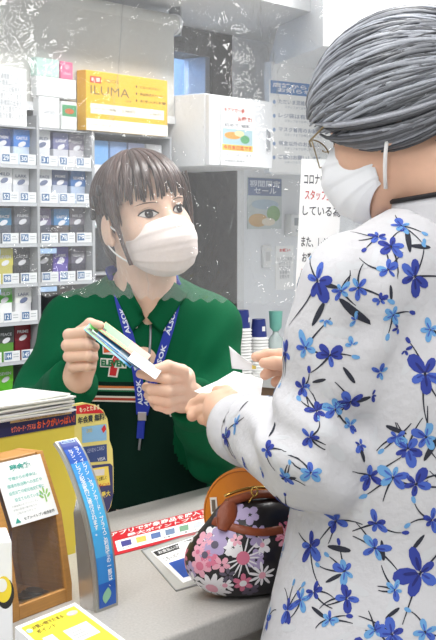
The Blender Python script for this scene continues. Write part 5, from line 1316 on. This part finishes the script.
# ---- cards in the clerk's hands
CARDS = [('green and blue card nearest in the clerk\'s fanned cards', (70, 170, 70), (70, 150, 200), (86.5, 326.5), (133, 365), 2.100),
         ('sky blue card behind the nearest card of the fan', (50, 130, 186), (150, 186, 214), (92, 328), (140, 366), 2.106),
         ('rainbow edged card in the middle of the fan', (80, 172, 80), (206, 120, 84), (101, 327), (147, 361), 2.112),
         ('white folded slip held at the fan\'s end', (240, 240, 240), (236, 238, 240), (130, 356), (158, 376), 2.094)]
for k, (lb, c1, c2, p0_, p1_, yy) in enumerate(CARDS):
    A_, B_ = P(*p0_, yy), P(*p1_, yy - .002); ux_ = (B_ - A_).normalized(); L = (B_ - A_).length
    wd = Vector((.18, .80, .42)); wd = (wd - ux_ * wd.dot(ux_)).normalized(); nn = ux_.cross(wd)
    if nn.y > 0: nn = -nn
    W_ = .032 if k < 3 else .030
    M = frame((A_ + B_) / 2 + wd * (W_ / 2 - .012) , ux_, wd)
    sgnz = 1 if M.to_3x3().col[2].y < 0 else -1
    t = thing('card', lb, 'card', M, 'cards fanned in the clerk\'s hands')
    b = MB(); b.rbox(I4, L, W_, .0009, .0003, 1); b.build('sheet', paint(*c2, rough=.3), t, world=False)
    b = MB(); rect_on(b, I4, -L * .2, 0, L * .58, W_ * .94, None, sgnz * .0006); b.build('print', paint(*c1, rough=.3), t, world=False)
    if k < 3:
        b = MB(); rect_on(b, I4, 0, -W_ * .28, L * .96, W_ * .14, None, sgnz * .0008); b.build('stripe', paint(*[(40, 44, 60), (230, 240, 244), (222, 122, 76)][k], rough=.3), t, world=False)
        b = MB(); rect_on(b, I4, -L * .42, -W_ * .15, L * .07, W_ * .2, None, sgnz * .0009); b.build('slot', paint(60, 70, 50), t, world=False)
NECK_END[:] = [(0, -.036, -.12), .046]
# ================================================================== the customer
SKIN2 = mat('skin_warm', C(224, 180, 154), .5, var=.08, scale=70, sss=.1, spec=.3)
M_BLOUSE = mat('blouse_white', C(204, 203, 206), .85, var=.04, scale=60, bump=.35, bscale=90, spec=.2)
hc2 = P(404, 117, 1.53)
fw2 = Vector((-.80, .50, -.34)).normalized(); up2 = Vector((-.12, .10, .98)); up2 = (up2 - fw2 * up2.dot(fw2)).normalized()
MC = frame(hc2, fw2.cross(up2), fw2)
cust = thing('person', 'grey-haired customer in white floral blouse seen from behind', 'person', (.21, 1.5, 0))
nb2 = Vector((.272, 1.505, 1.398))
f2 = Vector((-.788, .616, 0)); l2 = Vector((-.616, -.788, 0))          # facing, own left
S2L, E2L, W2L = P(356, 287, 1.43), P(318, 452, 1.44), P(240, 428, 1.655)
S2R, E2R, W2R = P(478, 265, 1.67), Vector((.285, 1.80, 1.12)), P(298, 368, 1.86)
ctr = Vector((.25, 1.545, 1.18))
Rc = np.array([list(-l2), list(f2), [0, 0, 1]]).T
LH2 = hand_blob([(J((216, 400, 1.742), (203, 400, 1.772), (194, 405, 1.785), (190, 410, 1.782)), [.0105, .0098, .0088, .0075]),
                 (J((215, 408, 1.738), (204, 410, 1.764), (195, 413, 1.774), (192, 416, 1.77)), [.0108, .0100, .009, .0078]),
                 (J((217, 415, 1.732), (208, 419, 1.750), (203, 419, 1.764)), [.0104, .0096, .0084]),
                 (J((220, 421, 1.722), (213, 425, 1.736), (210, 423, 1.750)), [.0095, .0086, .0072]),
                 (J((228, 408, 1.705), (231, 398, 1.722), (226, 392.5, 1.745), (217, 391, 1.762)), [.0135, .0115, .0102, .0078])],
                [(J((218, 404, 1.735), (221, 417, 1.722)), [.019, .018]), (J((222, 412, 1.72), (236, 422, 1.675), (262, 436, 1.61)), [.025, .026, .030])])
RH2 = hand_blob([(J((291, 360, 1.842), (281, 355.5, 1.832), (267, 355, 1.826), (256, 357, 1.822)), [.0105, .0098, .0086, .0072]),
                 (J((291, 367, 1.848), (280, 368, 1.835), (270, 371, 1.830), (265, 375, 1.832)), [.0105, .0098, .0088, .0075]),
                 (J((293, 374, 1.852), (283, 378, 1.842), (276, 382, 1.84)), [.0104, .0094, .008]),
                 (J((296, 380, 1.855), (288, 386, 1.848), (283, 389, 1.846)), [.0095, .0086, .007]),
                 (J((297, 364, 1.83), (286, 364, 1.815), (274, 363, 1.808), (264, 363, 1.808)), [.0125, .011, .0095, .0075])],
                [(J((292, 363, 1.85), (296, 378, 1.855)), [.018, .018]), (J((297, 370, 1.855), (308, 372, 1.865), (330, 376, 1.86)), [.024, .026, .03])])
def cust_trunk(Q):
    hlc = lambda p: MC @ Vector(p)
    return chain(Q, [hlc((0, -.03, -.09)), nb2 + Vector((0, 0, .02)), nb2 + Vector((0, 0, -.10)), ctr + Vector((0, 0, -.1))], [.052, .048, .055, .09], .03)
tv2 = blob(cust_trunk, ctr + Vector((-.16, -.16, -.25)), ctr + Vector((.22, .16, .36)), .006, 2)
body2 = blob_obj('body', [head_blob(MC), tv2, LH2, RH2], SKIN2, cust)
hv = head_blob(MC, .004); hbv2 = BVHTree.FromPolygons([Vector(v) for v in hv[0]], [tuple(f) for f in hv[1].tolist()])
eye_set(body2, hbv2, MC, gaze=(0, -.002), iris=(44, 32, 28), open_=.7, lash=(60, 56, 56))
nail(body2, P(217, 391, 1.762), P(226, 392.5, 1.745), (0, -.4, .9)); nail(body2, P(256, 357, 1.822), P(267, 355, 1.826), (0, -.3, .95))
# mask with loops
b = MB(); b.grid(lambda u, v: MC @ (mf(u, v) * .95 + Vector((0, .004, .006))), 40, 42, thick=.0012); mk2 = b.build('mask', mat('mask_white', C(240, 241, 244), .8, var=.02, bump=.08, bscale=1500), cust, smooth=True)
for s in (-1, 1):
    for (a0, a1) in (((.063 * s, .026, -.032), (.080 * s, -.004, .016)), ((.060 * s, .024, -.084), (.081 * s, -.014, -.02))):
        b = MB(); A0, A1 = Vector(a0), Vector(a1); b.tube([MC @ (A0.lerp(A1, k / 6) + Vector((s * .007 * math.sin(k / 6 * math.pi), 0, 0))) for k in range(7)], .0026, 6, flat=.5); b.build('ear_loop', mat('loop_white', C(240, 238, 236), .7), mk2, smooth=True)
# glasses
M_WIRE = mat('glasses_gold', C(150, 134, 104), .3, metal=.9)
gl = thing('glasses', 'thin gold-rimmed glasses on the customer\'s nose', 'glasses', MC @ Vector((0, .1, 0)))
for s in (-1, 1):
    b = MB(); b.tube([MC @ Vector((.033 * s + .024 * math.cos(k / 24 * 6.2832), .109 - .012 * abs(math.cos(k / 24 * 6.2832) * .5 + .5 * s * 0 ) - .006 * (1 if s * math.cos(k / 24 * 6.2832) > 0 else 0) * abs(math.cos(k / 24 * 6.2832)), -.006 + .018 * math.sin(k / 24 * 6.2832))) for k in range(25)], .0009, 6, caps=False); b.build('rim', M_WIRE, gl, smooth=True)
    b = MB(); b.add([MC @ Vector((.033 * s + .023 * math.cos(k / 20 * 6.2832), .105, -.006 + .017 * math.sin(k / 20 * 6.2832))) for k in range(20)], [tuple(range(20))]); b.build('lens', M_CLEAR, gl)
    b = MB(); b.tube([MC @ Vector(p) for p in ((.057 * s, .100, -.002), (.066 * s, .096, .002), (.076 * s, .07, .008), (.080 * s, .02, .014), (.082 * s, -.014, .014), (.081 * s, -.03, -.006))], .0012, 6); b.build('temple', M_WIRE, gl, smooth=True)
b = MB(); b.tube([MC @ Vector((x, .109 + .003 * (1 - (x / .01) ** 2), .0)) for x in (-.0095, -.005, 0, .005, .0095)], .0009, 6); b.build('bridge', M_WIRE, gl, smooth=True)

# hair swept back to a knot
HC = Vector((0, -.006, .024)); HR = Vector((.092, .117, .098)); KNOT = Vector((0, -.108, .008))
def hs2(Q):
    d = sd_ell(Q, HC, (.088, .112, .094))
    d = smin(d, sd_ell(Q, (0, -.095, .004), (.045, .042, .045)), .03)
    face = np.maximum(-(Q[:, 1] - .052 - .25 * np.clip(Q[:, 2] - .03, 0, 1)), Q[:, 2] - .052)
    d = smax(d, -face, .012)
    d = smax(d, -(Q[:, 2] + .054 - .30 * np.clip(Q[:, 1] - .0, 0, 1)), .012)
    return d
hv2 = blob(hs2, (-.12, -.18, -.12), (.12, .13, .17), .004, 1)
hair2 = blob_obj('hair', [hv2], mat('hair_grey_cap', C(98, 98, 104), .4, var=.6, scale=50, stretch=(4, .8, 4), spec=.5), cust, M=MC)
M_HG = mat('hair_grey', C(160, 162, 168), .38, var=.25, scale=120, stretch=(3, .6, 3), spec=.5, attr='tone')
hb = MB(); RG = random.Random(21)
def on_ell(dv, r): 
    dv = dv.normalized(); return HC + Vector((dv.x * HR.x, dv.y * HR.y, dv.z * HR.z)) * r
kd = Vector((0, -1, -.18)).normalized()
starts = []
for i in range(620):
    ph = -1.75 + 3.5 * ((i * .618) % 1.0)                # azimuth from the front, over the hairline
    fr = RG.random()
    hz = -.70 + .94 * math.cos(ph) ** 2    # hairline height (unit sphere)
    z0 = hz + (1.0 - hz) * (fr ** 1.3) * .96 if i % 3 else hz + RG.uniform(-.05, .12)
    rr = math.sqrt(max(.02, 1 - min(.98, z0) ** 2)); d0 = Vector((math.sin(ph) * rr, math.cos(ph) * rr, z0)).normalized()
    starts.append((d0, i))
for d0, i in starts:
    ang = d0.angle(kd); pts, nn = [], []; lift = .985 + .035 * RG.random()
    end = 1.0 if i % 4 else RG.uniform(.6, .9)
    for k in range(13):
        f = k / 12 * end; sn = math.sin(ang); dv = d0 * (math.sin((1 - f) * ang) / sn) + kd * (math.sin(f * ang) / sn)
        dv = (dv + Vector((0, 0, .22 * math.sin(f * math.pi))) + Vector((.018 * math.sin(f * 9 + i), 0, .018 * math.cos(f * 8 + i * 2)))).normalized()
        r = lift + .022 * math.sin(f * math.pi) + .008 * math.sin(f * 7 + i * 1.3)
        pts.append(MC @ on_ell(dv, r)); nn.append((MC.to_3x3() @ dv).normalized())
    tn = RG.choice([.18, .28, .4, .55, .75, 1.0, 1.3]); lock(hb, pts, nn, RG.uniform(.003, .0075), .0022, (tn * .98, tn, tn * 1.03))
for s in (-1, 1):                                        # strands combed over the ears
    for i in range(34):
        ph = s * (.62 + .024 * i); z0 = -.70 + .94 * math.cos(ph) ** 2 + RG.uniform(-.06, .22); rr = math.sqrt(max(.02, 1 - z0 * z0)); d0 = Vector((math.sin(ph) * rr, math.cos(ph) * rr, z0)).normalized(); k2 = Vector((s * .25, -1, -.30)).normalized(); ang = d0.angle(k2); pts, nn = [], []
        for k in range(11):
            f = k / 10; sn = math.sin(ang); dv = (d0 * (math.sin((1 - f) * ang) / sn) + k2 * (math.sin(f * ang) / sn)); dv = (dv + Vector((0, 0, -.05 * math.sin(f * math.pi)))).normalized()
            pts.append(MC @ on_ell(dv, 1.0 + (.085 + .012 * (i % 3)) * math.sin(min(1, f * 1.25) * math.pi) ** .7 * (1 if z0 < .1 else .4))); nn.append((MC.to_3x3() @ dv).normalized())
        tn = RG.choice([.2, .3, .45, .65, .9]); lock(hb, pts, nn, RG.uniform(.004, .007), .0024, (tn, tn, tn * 1.03))
for i in range(60):                                      # nape strands running up to the knot, darker
    x = -.07 + .14 * i / 59; pts, nn = [], []
    for k in range(8):
        f = k / 7; p = Vector((x, -.055 - .02 * (1 - abs(x) / .07), -.058)).lerp(KNOT + Vector((x * .3, .01, -.02)), f) + Vector((0, -.022 * math.sin(f * 3.14), 0)); pts.append(MC @ p); nn.append((MC.to_3x3() @ Vector((x * 4, -1, -.2))).normalized())
    tn = RG.choice([.12, .18, .3, .5]); lock(hb, pts, nn, .006, .0022, (tn, tn, tn))
hb.build('hair_strands', M_HG, hair2, smooth=True, attr='tone')
hb = MB()
for i in range(46):                                      # coiled knot at the back
    a0 = RG.uniform(0, 6.28); rr = RG.uniform(.012, .040); pts, nn = [], []
    for k in range(10):
        a_ = a0 + k * .42; q = Vector((math.cos(a_) * rr, -.012 - .030 * math.sqrt(max(0, 1 - (rr / .042) ** 2)), math.sin(a_) * rr)); pts.append(MC @ (KNOT + q)); nn.append((MC.to_3x3() @ (q + Vector((0, -.01, 0)))).normalized())
    tn = RG.choice([.3, .5, .8, 1.1]); lock(hb, pts, nn, .009, .004, (tn, tn, tn * 1.02))
hb.build('hair_knot', M_HG, hair2, smooth=True, attr='tone')

# ---- blouse
c2L = (W2L - E2L).normalized(); c2R = (W2R - E2R).normalized()
def blouse_sdf(Q):
    q = (Q - nv(ctr)) @ Rc
    d = sd_ell(q, (0, -.01, .02), (.160, .120, .18)); d = smin(d, sd_ell(q, (0, .01, -.22), (.168, .150, .32)), .10)
    d = smin(d, sd_ell(q, (0, .026, -.45), (.236, .176, .27)), .10)
    d = smin(d, sd_cone(Q, S2L, S2R, .055, .055), .06)
    for s_ in (S2L, S2R): d = smin(d, sd_cone(Q, nb2 + Vector((0, 0, -.034)), s_, .060, .052), .035)
    aL = chain(Q, [S2L, E2L, W2L], [.064, .060, .042], .03); aR = chain(Q, [S2R, E2R, W2R], [.074, .062, .046], .03)
    fe = np.exp(-np.linalg.norm(Q - nv(E2L), axis=1) ** 2 / .014)
    aL = aL + .0065 * np.sin(Q[:, 2] * 85 + Q[:, 0] * 60 + 6 * vnoise(Q, 10)) * fe - .008 * np.exp(-np.linalg.norm(Q - nv(E2L + Vector((.01, -.02, -.02))), axis=1) ** 2 / .003)
    aL = aL + .005 * np.sin(Q[:, 2] * 42 - Q[:, 0] * 50 + 5 * vnoise(Q, 7)) * np.exp(-np.linalg.norm(Q - nv(S2L + Vector((.0, -.02, -.10))), axis=1) ** 2 / .012)
    for (w_, c_) in ((W2L, c2L), (W2R, c2R)):
        cut = np.where(np.linalg.norm(Q - nv(w_), axis=1) < .075, (Q - nv(w_)) @ nv(c_) - .004, -1)
        hol = -sd_cone(Q, w_ - c_ * .02, w_ + c_ * .04, .036, .038)
        if w_ is W2L: aL = np.maximum(np.maximum(aL, cut), hol)
        else: aR = np.maximum(np.maximum(aR, cut), hol)
    d = smin(d, np.minimum(aL, aR), .008)
    d = d + .006 * vnoise(Q, 9) + .004 * np.sin(q[:, 0] * 30 + 7 * vnoise(Q, 5)) * np.clip((-q[:, 2] - .05) / .3, 0, 1) + .0035 * np.sin(q[:, 0] * 24 + q[:, 2] * 34 + 5 * vnoise(Q, 6)) * np.exp(-((q[:, 2] - .0) / .13) ** 2)
    d = smax(d, -sd_cone(Q, nb2 + Vector((-.01, 0, .12)), nb2 + Vector((.004, -.006, -.01)), .076, .069), .010)
    for (g0, g1, am) in ((P(366, 250, 1.4), P(358, 330, 1.4), .010), (P(358, 330, 1.4), P(349, 425, 1.4), .012), (P(349, 425, 1.4), P(338, 470, 1.4), .008)):
        a_ = np.array([g0.x, g0.z]); b_ = np.array([g1.x, g1.z]); ab = b_ - a_; pq = Q[:, [0, 2]] - a_; tt = np.clip(pq @ ab / (ab @ ab), 0, 1)
        d = d + 0.8 * am * np.exp(-np.linalg.norm(pq - tt[:, None] * ab, axis=1) ** 2 / .0004) * (Q[:, 1] < 1.52)
    d = smax(d, .78 - Q[:, 2], .01)
    return d
bl = blob_obj('blouse', [blob(blouse_sdf, (-.06, 1.22, .74), (.50, 1.98, 1.50), .0055, 2)], M_BLOUSE, cust)
blv = bvh_of(bl)
# stand collar with black edge
def collar2(u, v):
    a_ = u * 2 * math.pi; r = .073 - .003 * v; return nb2 + Vector((.004 - .004 * v, -.006, 0)) + (Vector((math.cos(a_), math.sin(a_), 0)) * r) + ZV * (-.026 + .044 * v + .012 * math.cos(a_))
b = MB(); b.grid(collar2, 40, 4, thick=.003); co2 = b.build('collar', M_BLOUSE, bl, smooth=True)
b = MB(); b.tube([collar2(k / 40, 1.0) for k in range(41)], .0030, 6, caps=False); b.build('collar_edge', mat('black_piping', C(24, 22, 26), .6), co2, smooth=True)
for (w_, c_) in ((W2L, c2L), (W2R, c2R)):
    b = MB(); b.tube([w_ - c_ * .034, w_ - c_ * .03, w_ + c_ * .002, w_ + c_ * .007, w_ + c_ * .007, w_ - c_ * .02], [.040, .0478, .0455, .0445, .038, .036], 32, caps=False); b.build('cuff', M_BLOUSE, bl, smooth=True)
# printed flowers
FP = {k: MB() for k in ('navy', 'navyd', 'blue', 'sky', 'ink', 'pale')}
RF = random.Random(9)
def blossom(l, n, R, kind, rot=None, np_=5, full=True):
    tx, ty = tangent(n); r0 = RF.uniform(0, 6.28) if rot is None else rot
    main, alt = ('navy', 'blue') if kind == 'd' else ('sky', 'blue')
    for k in range(np_):
        if not full and k > 2: continue
        a_ = r0 + k * 2 * math.pi / 5.2 + RF.uniform(-.3, .3); L = R * RF.uniform(.65, 1.25)
        pc_ = main if RF.random() < .62 else alt
        stuck_poly(FP[pc_], blv, l, tx, ty, petal(L, L * RF.uniform(.42, .66), a_, R * .08, 10), .0006, 3)
        stuck_poly(FP['navy' if pc_ == 'blue' else 'blue' if pc_ == 'sky' else 'navyd'], blv, l, tx, ty, petal(L * .62, L * .13, a_ + RF.uniform(-.2, .2), R * .05, 8), .0010, 2)
    pass
def stem(l, n, L, ang, curve, leaf=False):
    tx, ty = tangent(n); pts = []
    m_ = 8
    if leaf: stuck_poly(FP['ink'], blv, l, tx, ty, petal(L * 1.2, L * .26, ang, 0, 12), .0005, 3); return
    cx, cy, a_ = 0, 0, ang; line = []
    for k in range(m_ + 1):
        line.append((cx, cy, a_)); cx += math.cos(a_) * L / m_; cy += math.sin(a_) * L / m_; a_ += curve / m_
    prev = None
    for k, (x, y, a_) in enumerate(line):
        w = .0009 * (1.2 - k / m_) + .0003; e = [stick(blv, l + tx * (x - math.sin(a_) * w * sg) + ty * (y + math.cos(a_) * w * sg), .0005) for sg in (-1, 1)]
        if prev: FP['ink'].quad(prev[0], e[0], e[1], prev[1])
        prev = e
    if RF.random() < .4:
        tx2 = line[-1]; stuck_poly(FP['sky' if RF.random() < .6 else 'navy'], blv, l + tx * tx2[0] + ty * tx2[1], tx, ty, petal(.009, .005, tx2[2], 0, 8), .0006, 2)
FLO = [(318, 281, 26, 'd'), (341, 291, 12, 's'), (358, 288, 15, 's'), (378, 237, 13, 'd'), (391, 247, 16, 'd'), (401, 226, 13, 's'), (414, 277, 20, 'd'), (388, 270, 15, 's'), (306, 348, 18, 's'), (286, 353, 15, 'd'), (330, 355, 14, 'd'),
       (425, 374, 22, 'd'), (303, 387, 11, 'd'), (317, 411, 13, 'd'), (335, 409, 14, 's'), (350, 402, 15, 'd'), (393, 315, 11, 's'), (398, 328, 9, 'd'), (384, 200, 20, 'd'), (370, 208, 10, 's'), (402, 196, 11, 's'), (430, 195, 12, 'd'), (350, 425, 10, 's'),
       (226, 437, 15, 'd'), (236, 424, 11, 's'), (310, 437, 12, 'd'), (267, 450, 13, 'd'), (285, 477, 11, 's'), (311, 473, 15, 's'), (336, 521, 17, 'd'), (370, 476, 15, 'd'), (393, 477, 17, 's'), (416, 484, 19, 'd'), (408, 449, 18, 'd'), (426, 437, 15, 's'), (397, 437, 11, 's'),
       (376, 523, 14, 'd'), (375, 548, 16, 's'), (311, 546, 18, 'd'), (345, 571, 14, 's'), (420, 573, 26, 'd'), (347, 598, 15, 'd'), (314, 592, 13, 'd'), (288, 610, 15, 'd'), (301, 600, 13, 's'), (283, 552, 10, 's'), (280, 530, 9, 'd'), (392, 634, 17, 'd'), (375, 630, 12, 's'), (425, 632, 14, 's'), (268, 620, 13, 's'),
       (356, 320, 10, 's'), (380, 300, 9, 'd'), (352, 345, 9, 's'), (360, 445, 10, 'd'), (262, 470, 10, 's'), (270, 585, 11, 'd'), (395, 590, 11, 's'), (430, 330, 12, 's'), (405, 350, 9, 'd'), (245, 465, 9, 'd'), (325, 320, 9, 's'), (380, 372, 10, 's'), (372, 395, 8, 'd'), (432, 520, 13, 'd'), (330, 620, 11, 's')]
for i, (x, y, r, kd_) in enumerate(FLO):
    l, n = hit(blv, x, y)
    if l is None: continue
    R = r / 990 * (l.y / 1.5)
    blossom(l, n, R, kd_, full=(r > 10 or i % 2 == 0))
    a_ = RF.uniform(0, 6.28)
    if r >= 11:
        tx, ty = tangent(n)
        for j in range(2):
            q_ = l + (tx * RF.uniform(-1, 1) + ty * RF.uniform(-1, 1)) * .03; l3, n3, _, _ = blv.find_nearest(q_); t3, u3 = tangent(n3)
            stuck_poly(FP['pale'], blv, l3, t3, u3, petal(RF.uniform(.02, .035), RF.uniform(.006, .012), RF.uniform(0, 6.28), 0, 10), .0003, 3)
        stem(l, n, R * RF.uniform(1.8, 2.8), RF.uniform(0, 6.28), RF.uniform(-1.2, 1.2))
        stem(l, n, R * RF.uniform(2.0, 3.0), a_, RF.uniform(-.9, .9)); 
        if i % 2: stem(l, n, R * 1.9, a_ + .5, RF.uniform(-.6, .6))
        tx, ty = tangent(n); q_ = l + (tx * math.cos(a_ + 1.5) + ty * math.sin(a_ + 1.5)) * R * 1.5; l2_, n2_, _, _ = blv.find_nearest(q_)
        if i % 2 == 0: stem(l2_, n2_, R * 1.5, a_ + 1.3, 0, True)
# the sides the photograph does not show
tot = 0; spots = [hit(blv, f_[0], f_[1])[0] for f_ in FLO]; spots = [p for p in spots if p is not None]
for i in range(5000):
    p = Vector((RF.uniform(-.02, .48), RF.uniform(1.24, 1.95), RF.uniform(.8, 1.42))); l, n, _, dd = blv.find_nearest(p)
    if dd > .06 or n is None: continue
    px, py = proj(l)
    if any((l - o2).length < .042 for o2 in spots): continue
    if n.dot(toCam(l)) > .05 and -20 < px < 438 and py < 645: continue
    blossom(l, n, RF.uniform(.012, .024), RF.choice('ds'), full=True); stem(l, n, .04, RF.uniform(0, 6.28), RF.uniform(-.8, .8)); stem(l, n, .022, RF.uniform(0, 6.28), 0, RF.random() < .5); tot += 1; spots.append(l)
    if tot > 130: break
for k, col in {'navy': (50, 64, 150), 'navyd': (36, 42, 112), 'blue': (70, 98, 186), 'sky': (104, 158, 208), 'ink': (44, 46, 58), 'pale': (204, 205, 208)}.items():
    if FP[k].v: o = FP[k].build('flower_print', paint(*col, rough=.8), bl, smooth=True); o['kind'] = 'stuff'
legs(.23, 1.53, mat('trousers_navy', C(52, 54, 66), .8, var=.1), cust, .80, f2, l2)

# ---- folded paper in the customer's left hand, slip in the other
t = thing('folded_paper', 'white folded paper held open in the customer\'s nearer hand', 'paper', P(228, 388, 1.80))
pp_ = [P(194, 391, 1.825), P(217, 381, 1.865), P(234, 371, 1.90), P(263, 379, 1.85), P(260, 404, 1.78), P(240, 399, 1.765), P(222, 401.5, 1.755)]
def fold1(u, v): return pp_[0] * (1 - u) * (1 - v) + pp_[6] * u * (1 - v) + pp_[5] * u * v + pp_[1] * (1 - u) * v
b = MB(); b.grid(fold1, 6, 4, thick=.0006); b.build('leaf', PAPER, t)
def fold2(u, v): return pp_[1] * (1 - u) * (1 - v) + pp_[5] * u * (1 - v) + pp_[4] * u * v + pp_[3] * 0 + (pp_[2] * (1 - u) + (pp_[3] - pp_[4]) * 0) * 0 if False else (pp_[1] * (1 - u) + pp_[5] * u) * (1 - v) + ((pp_[2] * (1 - u) + pp_[3] * u) * .5 + ((pp_[2] * (1 - u)) + pp_[3] * u) * .5) * v
b = MB(); b.grid(fold2, 6, 4, thick=.0006); b.build('leaf', PAPER, t)
b = MB(); b.add([pp_[5], pp_[4], pp_[3]], [(0, 1, 2)]); b.build('corner', PAPER, t)
t = thing('paper_slip', 'small crumpled white slip between the customer\'s far fingers', 'paper', P(246, 358, 1.82))
sp = [P(229, 346, 1.835), P(238, 349, 1.822), P(252, 364, 1.812), P(254, 369, 1.82), P(240, 369, 1.822), P(232, 366, 1.83)]
b = MB(); b.grid(lambda u, v: (sp[0] * (1 - u) + sp[2] * u) * (1 - v) + (sp[5] * (1 - u) + sp[3] * u) * v + Vector((0, -.006 * math.sin(u * 3 + v * 2), .003 * math.sin(v * 5))), 8, 6, thick=.0006); b.build('slip', mat('slip_white', C(232, 232, 234), .5), t, smooth=True)
b = MB(); b.quad(P(252, 365, 1.808), P(256, 366, 1.808), P(256, 369, 1.808), P(252, 369, 1.808)); b.build('yellow_mark', paint(214, 190, 90), t)
# ================================================================== clear vinyl curtain above the counter
zc0 = P(140, 297, 2.03).z
A0, A1 = P(-60, 225, 2.17), P(352, 225, 1.83); cdir = Vector((A1.x - A0.x, A1.y - A0.y, 0)); cl = cdir.length; cdir.normalize(); cnr = Vector((cdir.y, -cdir.x, 0))
def cpt(u, v):
    s_ = u * cl; z = zc0 + (CEIL_Z - .08 - zc0) * v
    wv = .018 * math.sin(s_ * 13 + 1.5 * v) + .010 * math.sin(s_ * 29 + 2 + 3 * v) + .006 * math.sin(z * 19 + s_ * 17) + .024 * math.sin(z * 12 + 7 * math.sin(s_ * 9) + s_ * 6) * max(0, min(1, (z - 1.45) / .12))
    sc = .0028 * math.sin(s_ * 2 * math.pi / .026) * max(0, 1 - v * 30) - .006 * max(0, 1 - v * 30) * 0
    return Vector((A0.x, A0.y, 0)) + cdir * s_ + cnr * wv + ZV * (z + sc)
cur = thing('vinyl_curtain', 'clear vinyl curtain with scalloped lower edge hanging above the counter', 'curtain', cpt(.5, 0))
def vinyl():
    m = bpy.data.materials.new('clear_vinyl'); m.use_nodes = True; nt = m.node_tree; nt.nodes.clear(); L = nt.links.new
    o = nt.nodes.new('ShaderNodeOutputMaterial'); tr = nt.nodes.new('ShaderNodeBsdfTransparent'); tr.inputs[0].default_value = (.97, .985, .99, 1)
    df = nt.nodes.new('ShaderNodeBsdfTranslucent'); df.inputs[0].default_value = (.95, .96, .97, 1); d2 = nt.nodes.new('ShaderNodeBsdfDiffuse'); d2.inputs[0].default_value = (.95, .96, .97, 1)
    gs = nt.nodes.new('ShaderNodeBsdfGlossy'); gs.inputs['Roughness'].default_value = .05
    tc_ = nt.nodes.new('ShaderNodeTexCoord'); nz = nt.nodes.new('ShaderNodeTexNoise'); nz.inputs['Scale'].default_value = 30; nz.inputs['Detail'].default_value = 2; nz.inputs['Distortion'].default_value = 1.2
    L(tc_.outputs['Object'], nz.inputs['Vector']); bp = nt.nodes.new('ShaderNodeBump'); bp.inputs['Strength'].default_value = 1.0; bp.inputs['Distance'].default_value = .012
    L(nz.outputs['Fac'], bp.inputs['Height']); L(bp.outputs[0], gs.inputs['Normal'])
    md = nt.nodes.new('ShaderNodeMixShader'); md.inputs[0].default_value = .5; L(df.outputs[0], md.inputs[1]); L(d2.outputs[0], md.inputs[2])
    m1 = nt.nodes.new('ShaderNodeMixShader'); m1.inputs[0].default_value = .085; L(tr.outputs[0], m1.inputs[1]); L(md.outputs[0], m1.inputs[2])
    lw = nt.nodes.new('ShaderNodeLayerWeight'); lw.inputs[0].default_value = .3; L(bp.outputs[0], lw.inputs['Normal'])
    ma = nt.nodes.new('ShaderNodeMath'); ma.operation = 'MULTIPLY_ADD'; ma.inputs[1].default_value = .5; ma.inputs[2].default_value = .05; L(lw.outputs['Fresnel'], ma.inputs[0])
    m2 = nt.nodes.new('ShaderNodeMixShader'); L(ma.outputs[0], m2.inputs[0]); L(m1.outputs[0], m2.inputs[1]); L(gs.outputs[0], m2.inputs[2]); L(m2.outputs[0], o.inputs[0]); return m
b = MB(); b.grid(cpt, 420, 60); b.build('sheet', vinyl(), cur, smooth=True)
b = MB(); b.tube([cpt(k / 40, 1.0) + ZV * .01 for k in range(41)], .012, 10); b.build('hanging_rail', M_STEEL, cur, smooth=True)
for u_ in (.03, .5, .97): b = MB(); b.tube([cpt(u_, 1.0), Vector((cpt(u_, 1).x, cpt(u_, 1).y, CEIL_Z))], .004, 8); b.build('rail_hanger', M_STEEL, cur)
# large white notice taped to the curtain
def cu_at(x):
    best = min(range(401), key=lambda k: abs(proj(cpt(k / 400, .03))[0] - x)); return best / 400
u0, u1 = cu_at(302), cu_at(349); L_ = (u1 - u0) * cl; zt_ = P(302, 160, 1.85).z; zb_ = zc0 + .004; Hn = zt_ - zb_
o_ = cpt((u0 + u1) / 2, .02); o_ = Vector((o_.x, o_.y, 0)) + cnr * .03
Mn = frame(o_ + ZV * (zt_ + zb_) / 2, cdir, ZV) @ Matrix.Rotation(-.045, 4, 'Z')
t = thing('notice', 'tall white notice with black and red lines hung beside the customer\'s face', 'notice', Mn)
b = MB(); b.box(I4, L_, Hn, .001); b.build('paper', PAPER, t, world=False)
zf = 1 if (Mn.to_3x3().col[2]).y < 0 else -1
for k, (s_, red) in enumerate([('コロナウイルス', 0), ('スタッフ全員が', 1), ('している為', 0), ('', 0), ('また、レジカウ', 0), ('お客様との間に', 0), ('ビニール設置', 1)]):
    if s_: txt(t, 'lettering', s_, L_ * (.04 if k in (1, 5, 6) else 0) + L_ * .05, Hn * .36 - k * Hn * .11, L_ * .92, Hn * .072, paint(200, 60, 60) if red else paint(84, 84, 90), .012, lift=.0009 * zf)
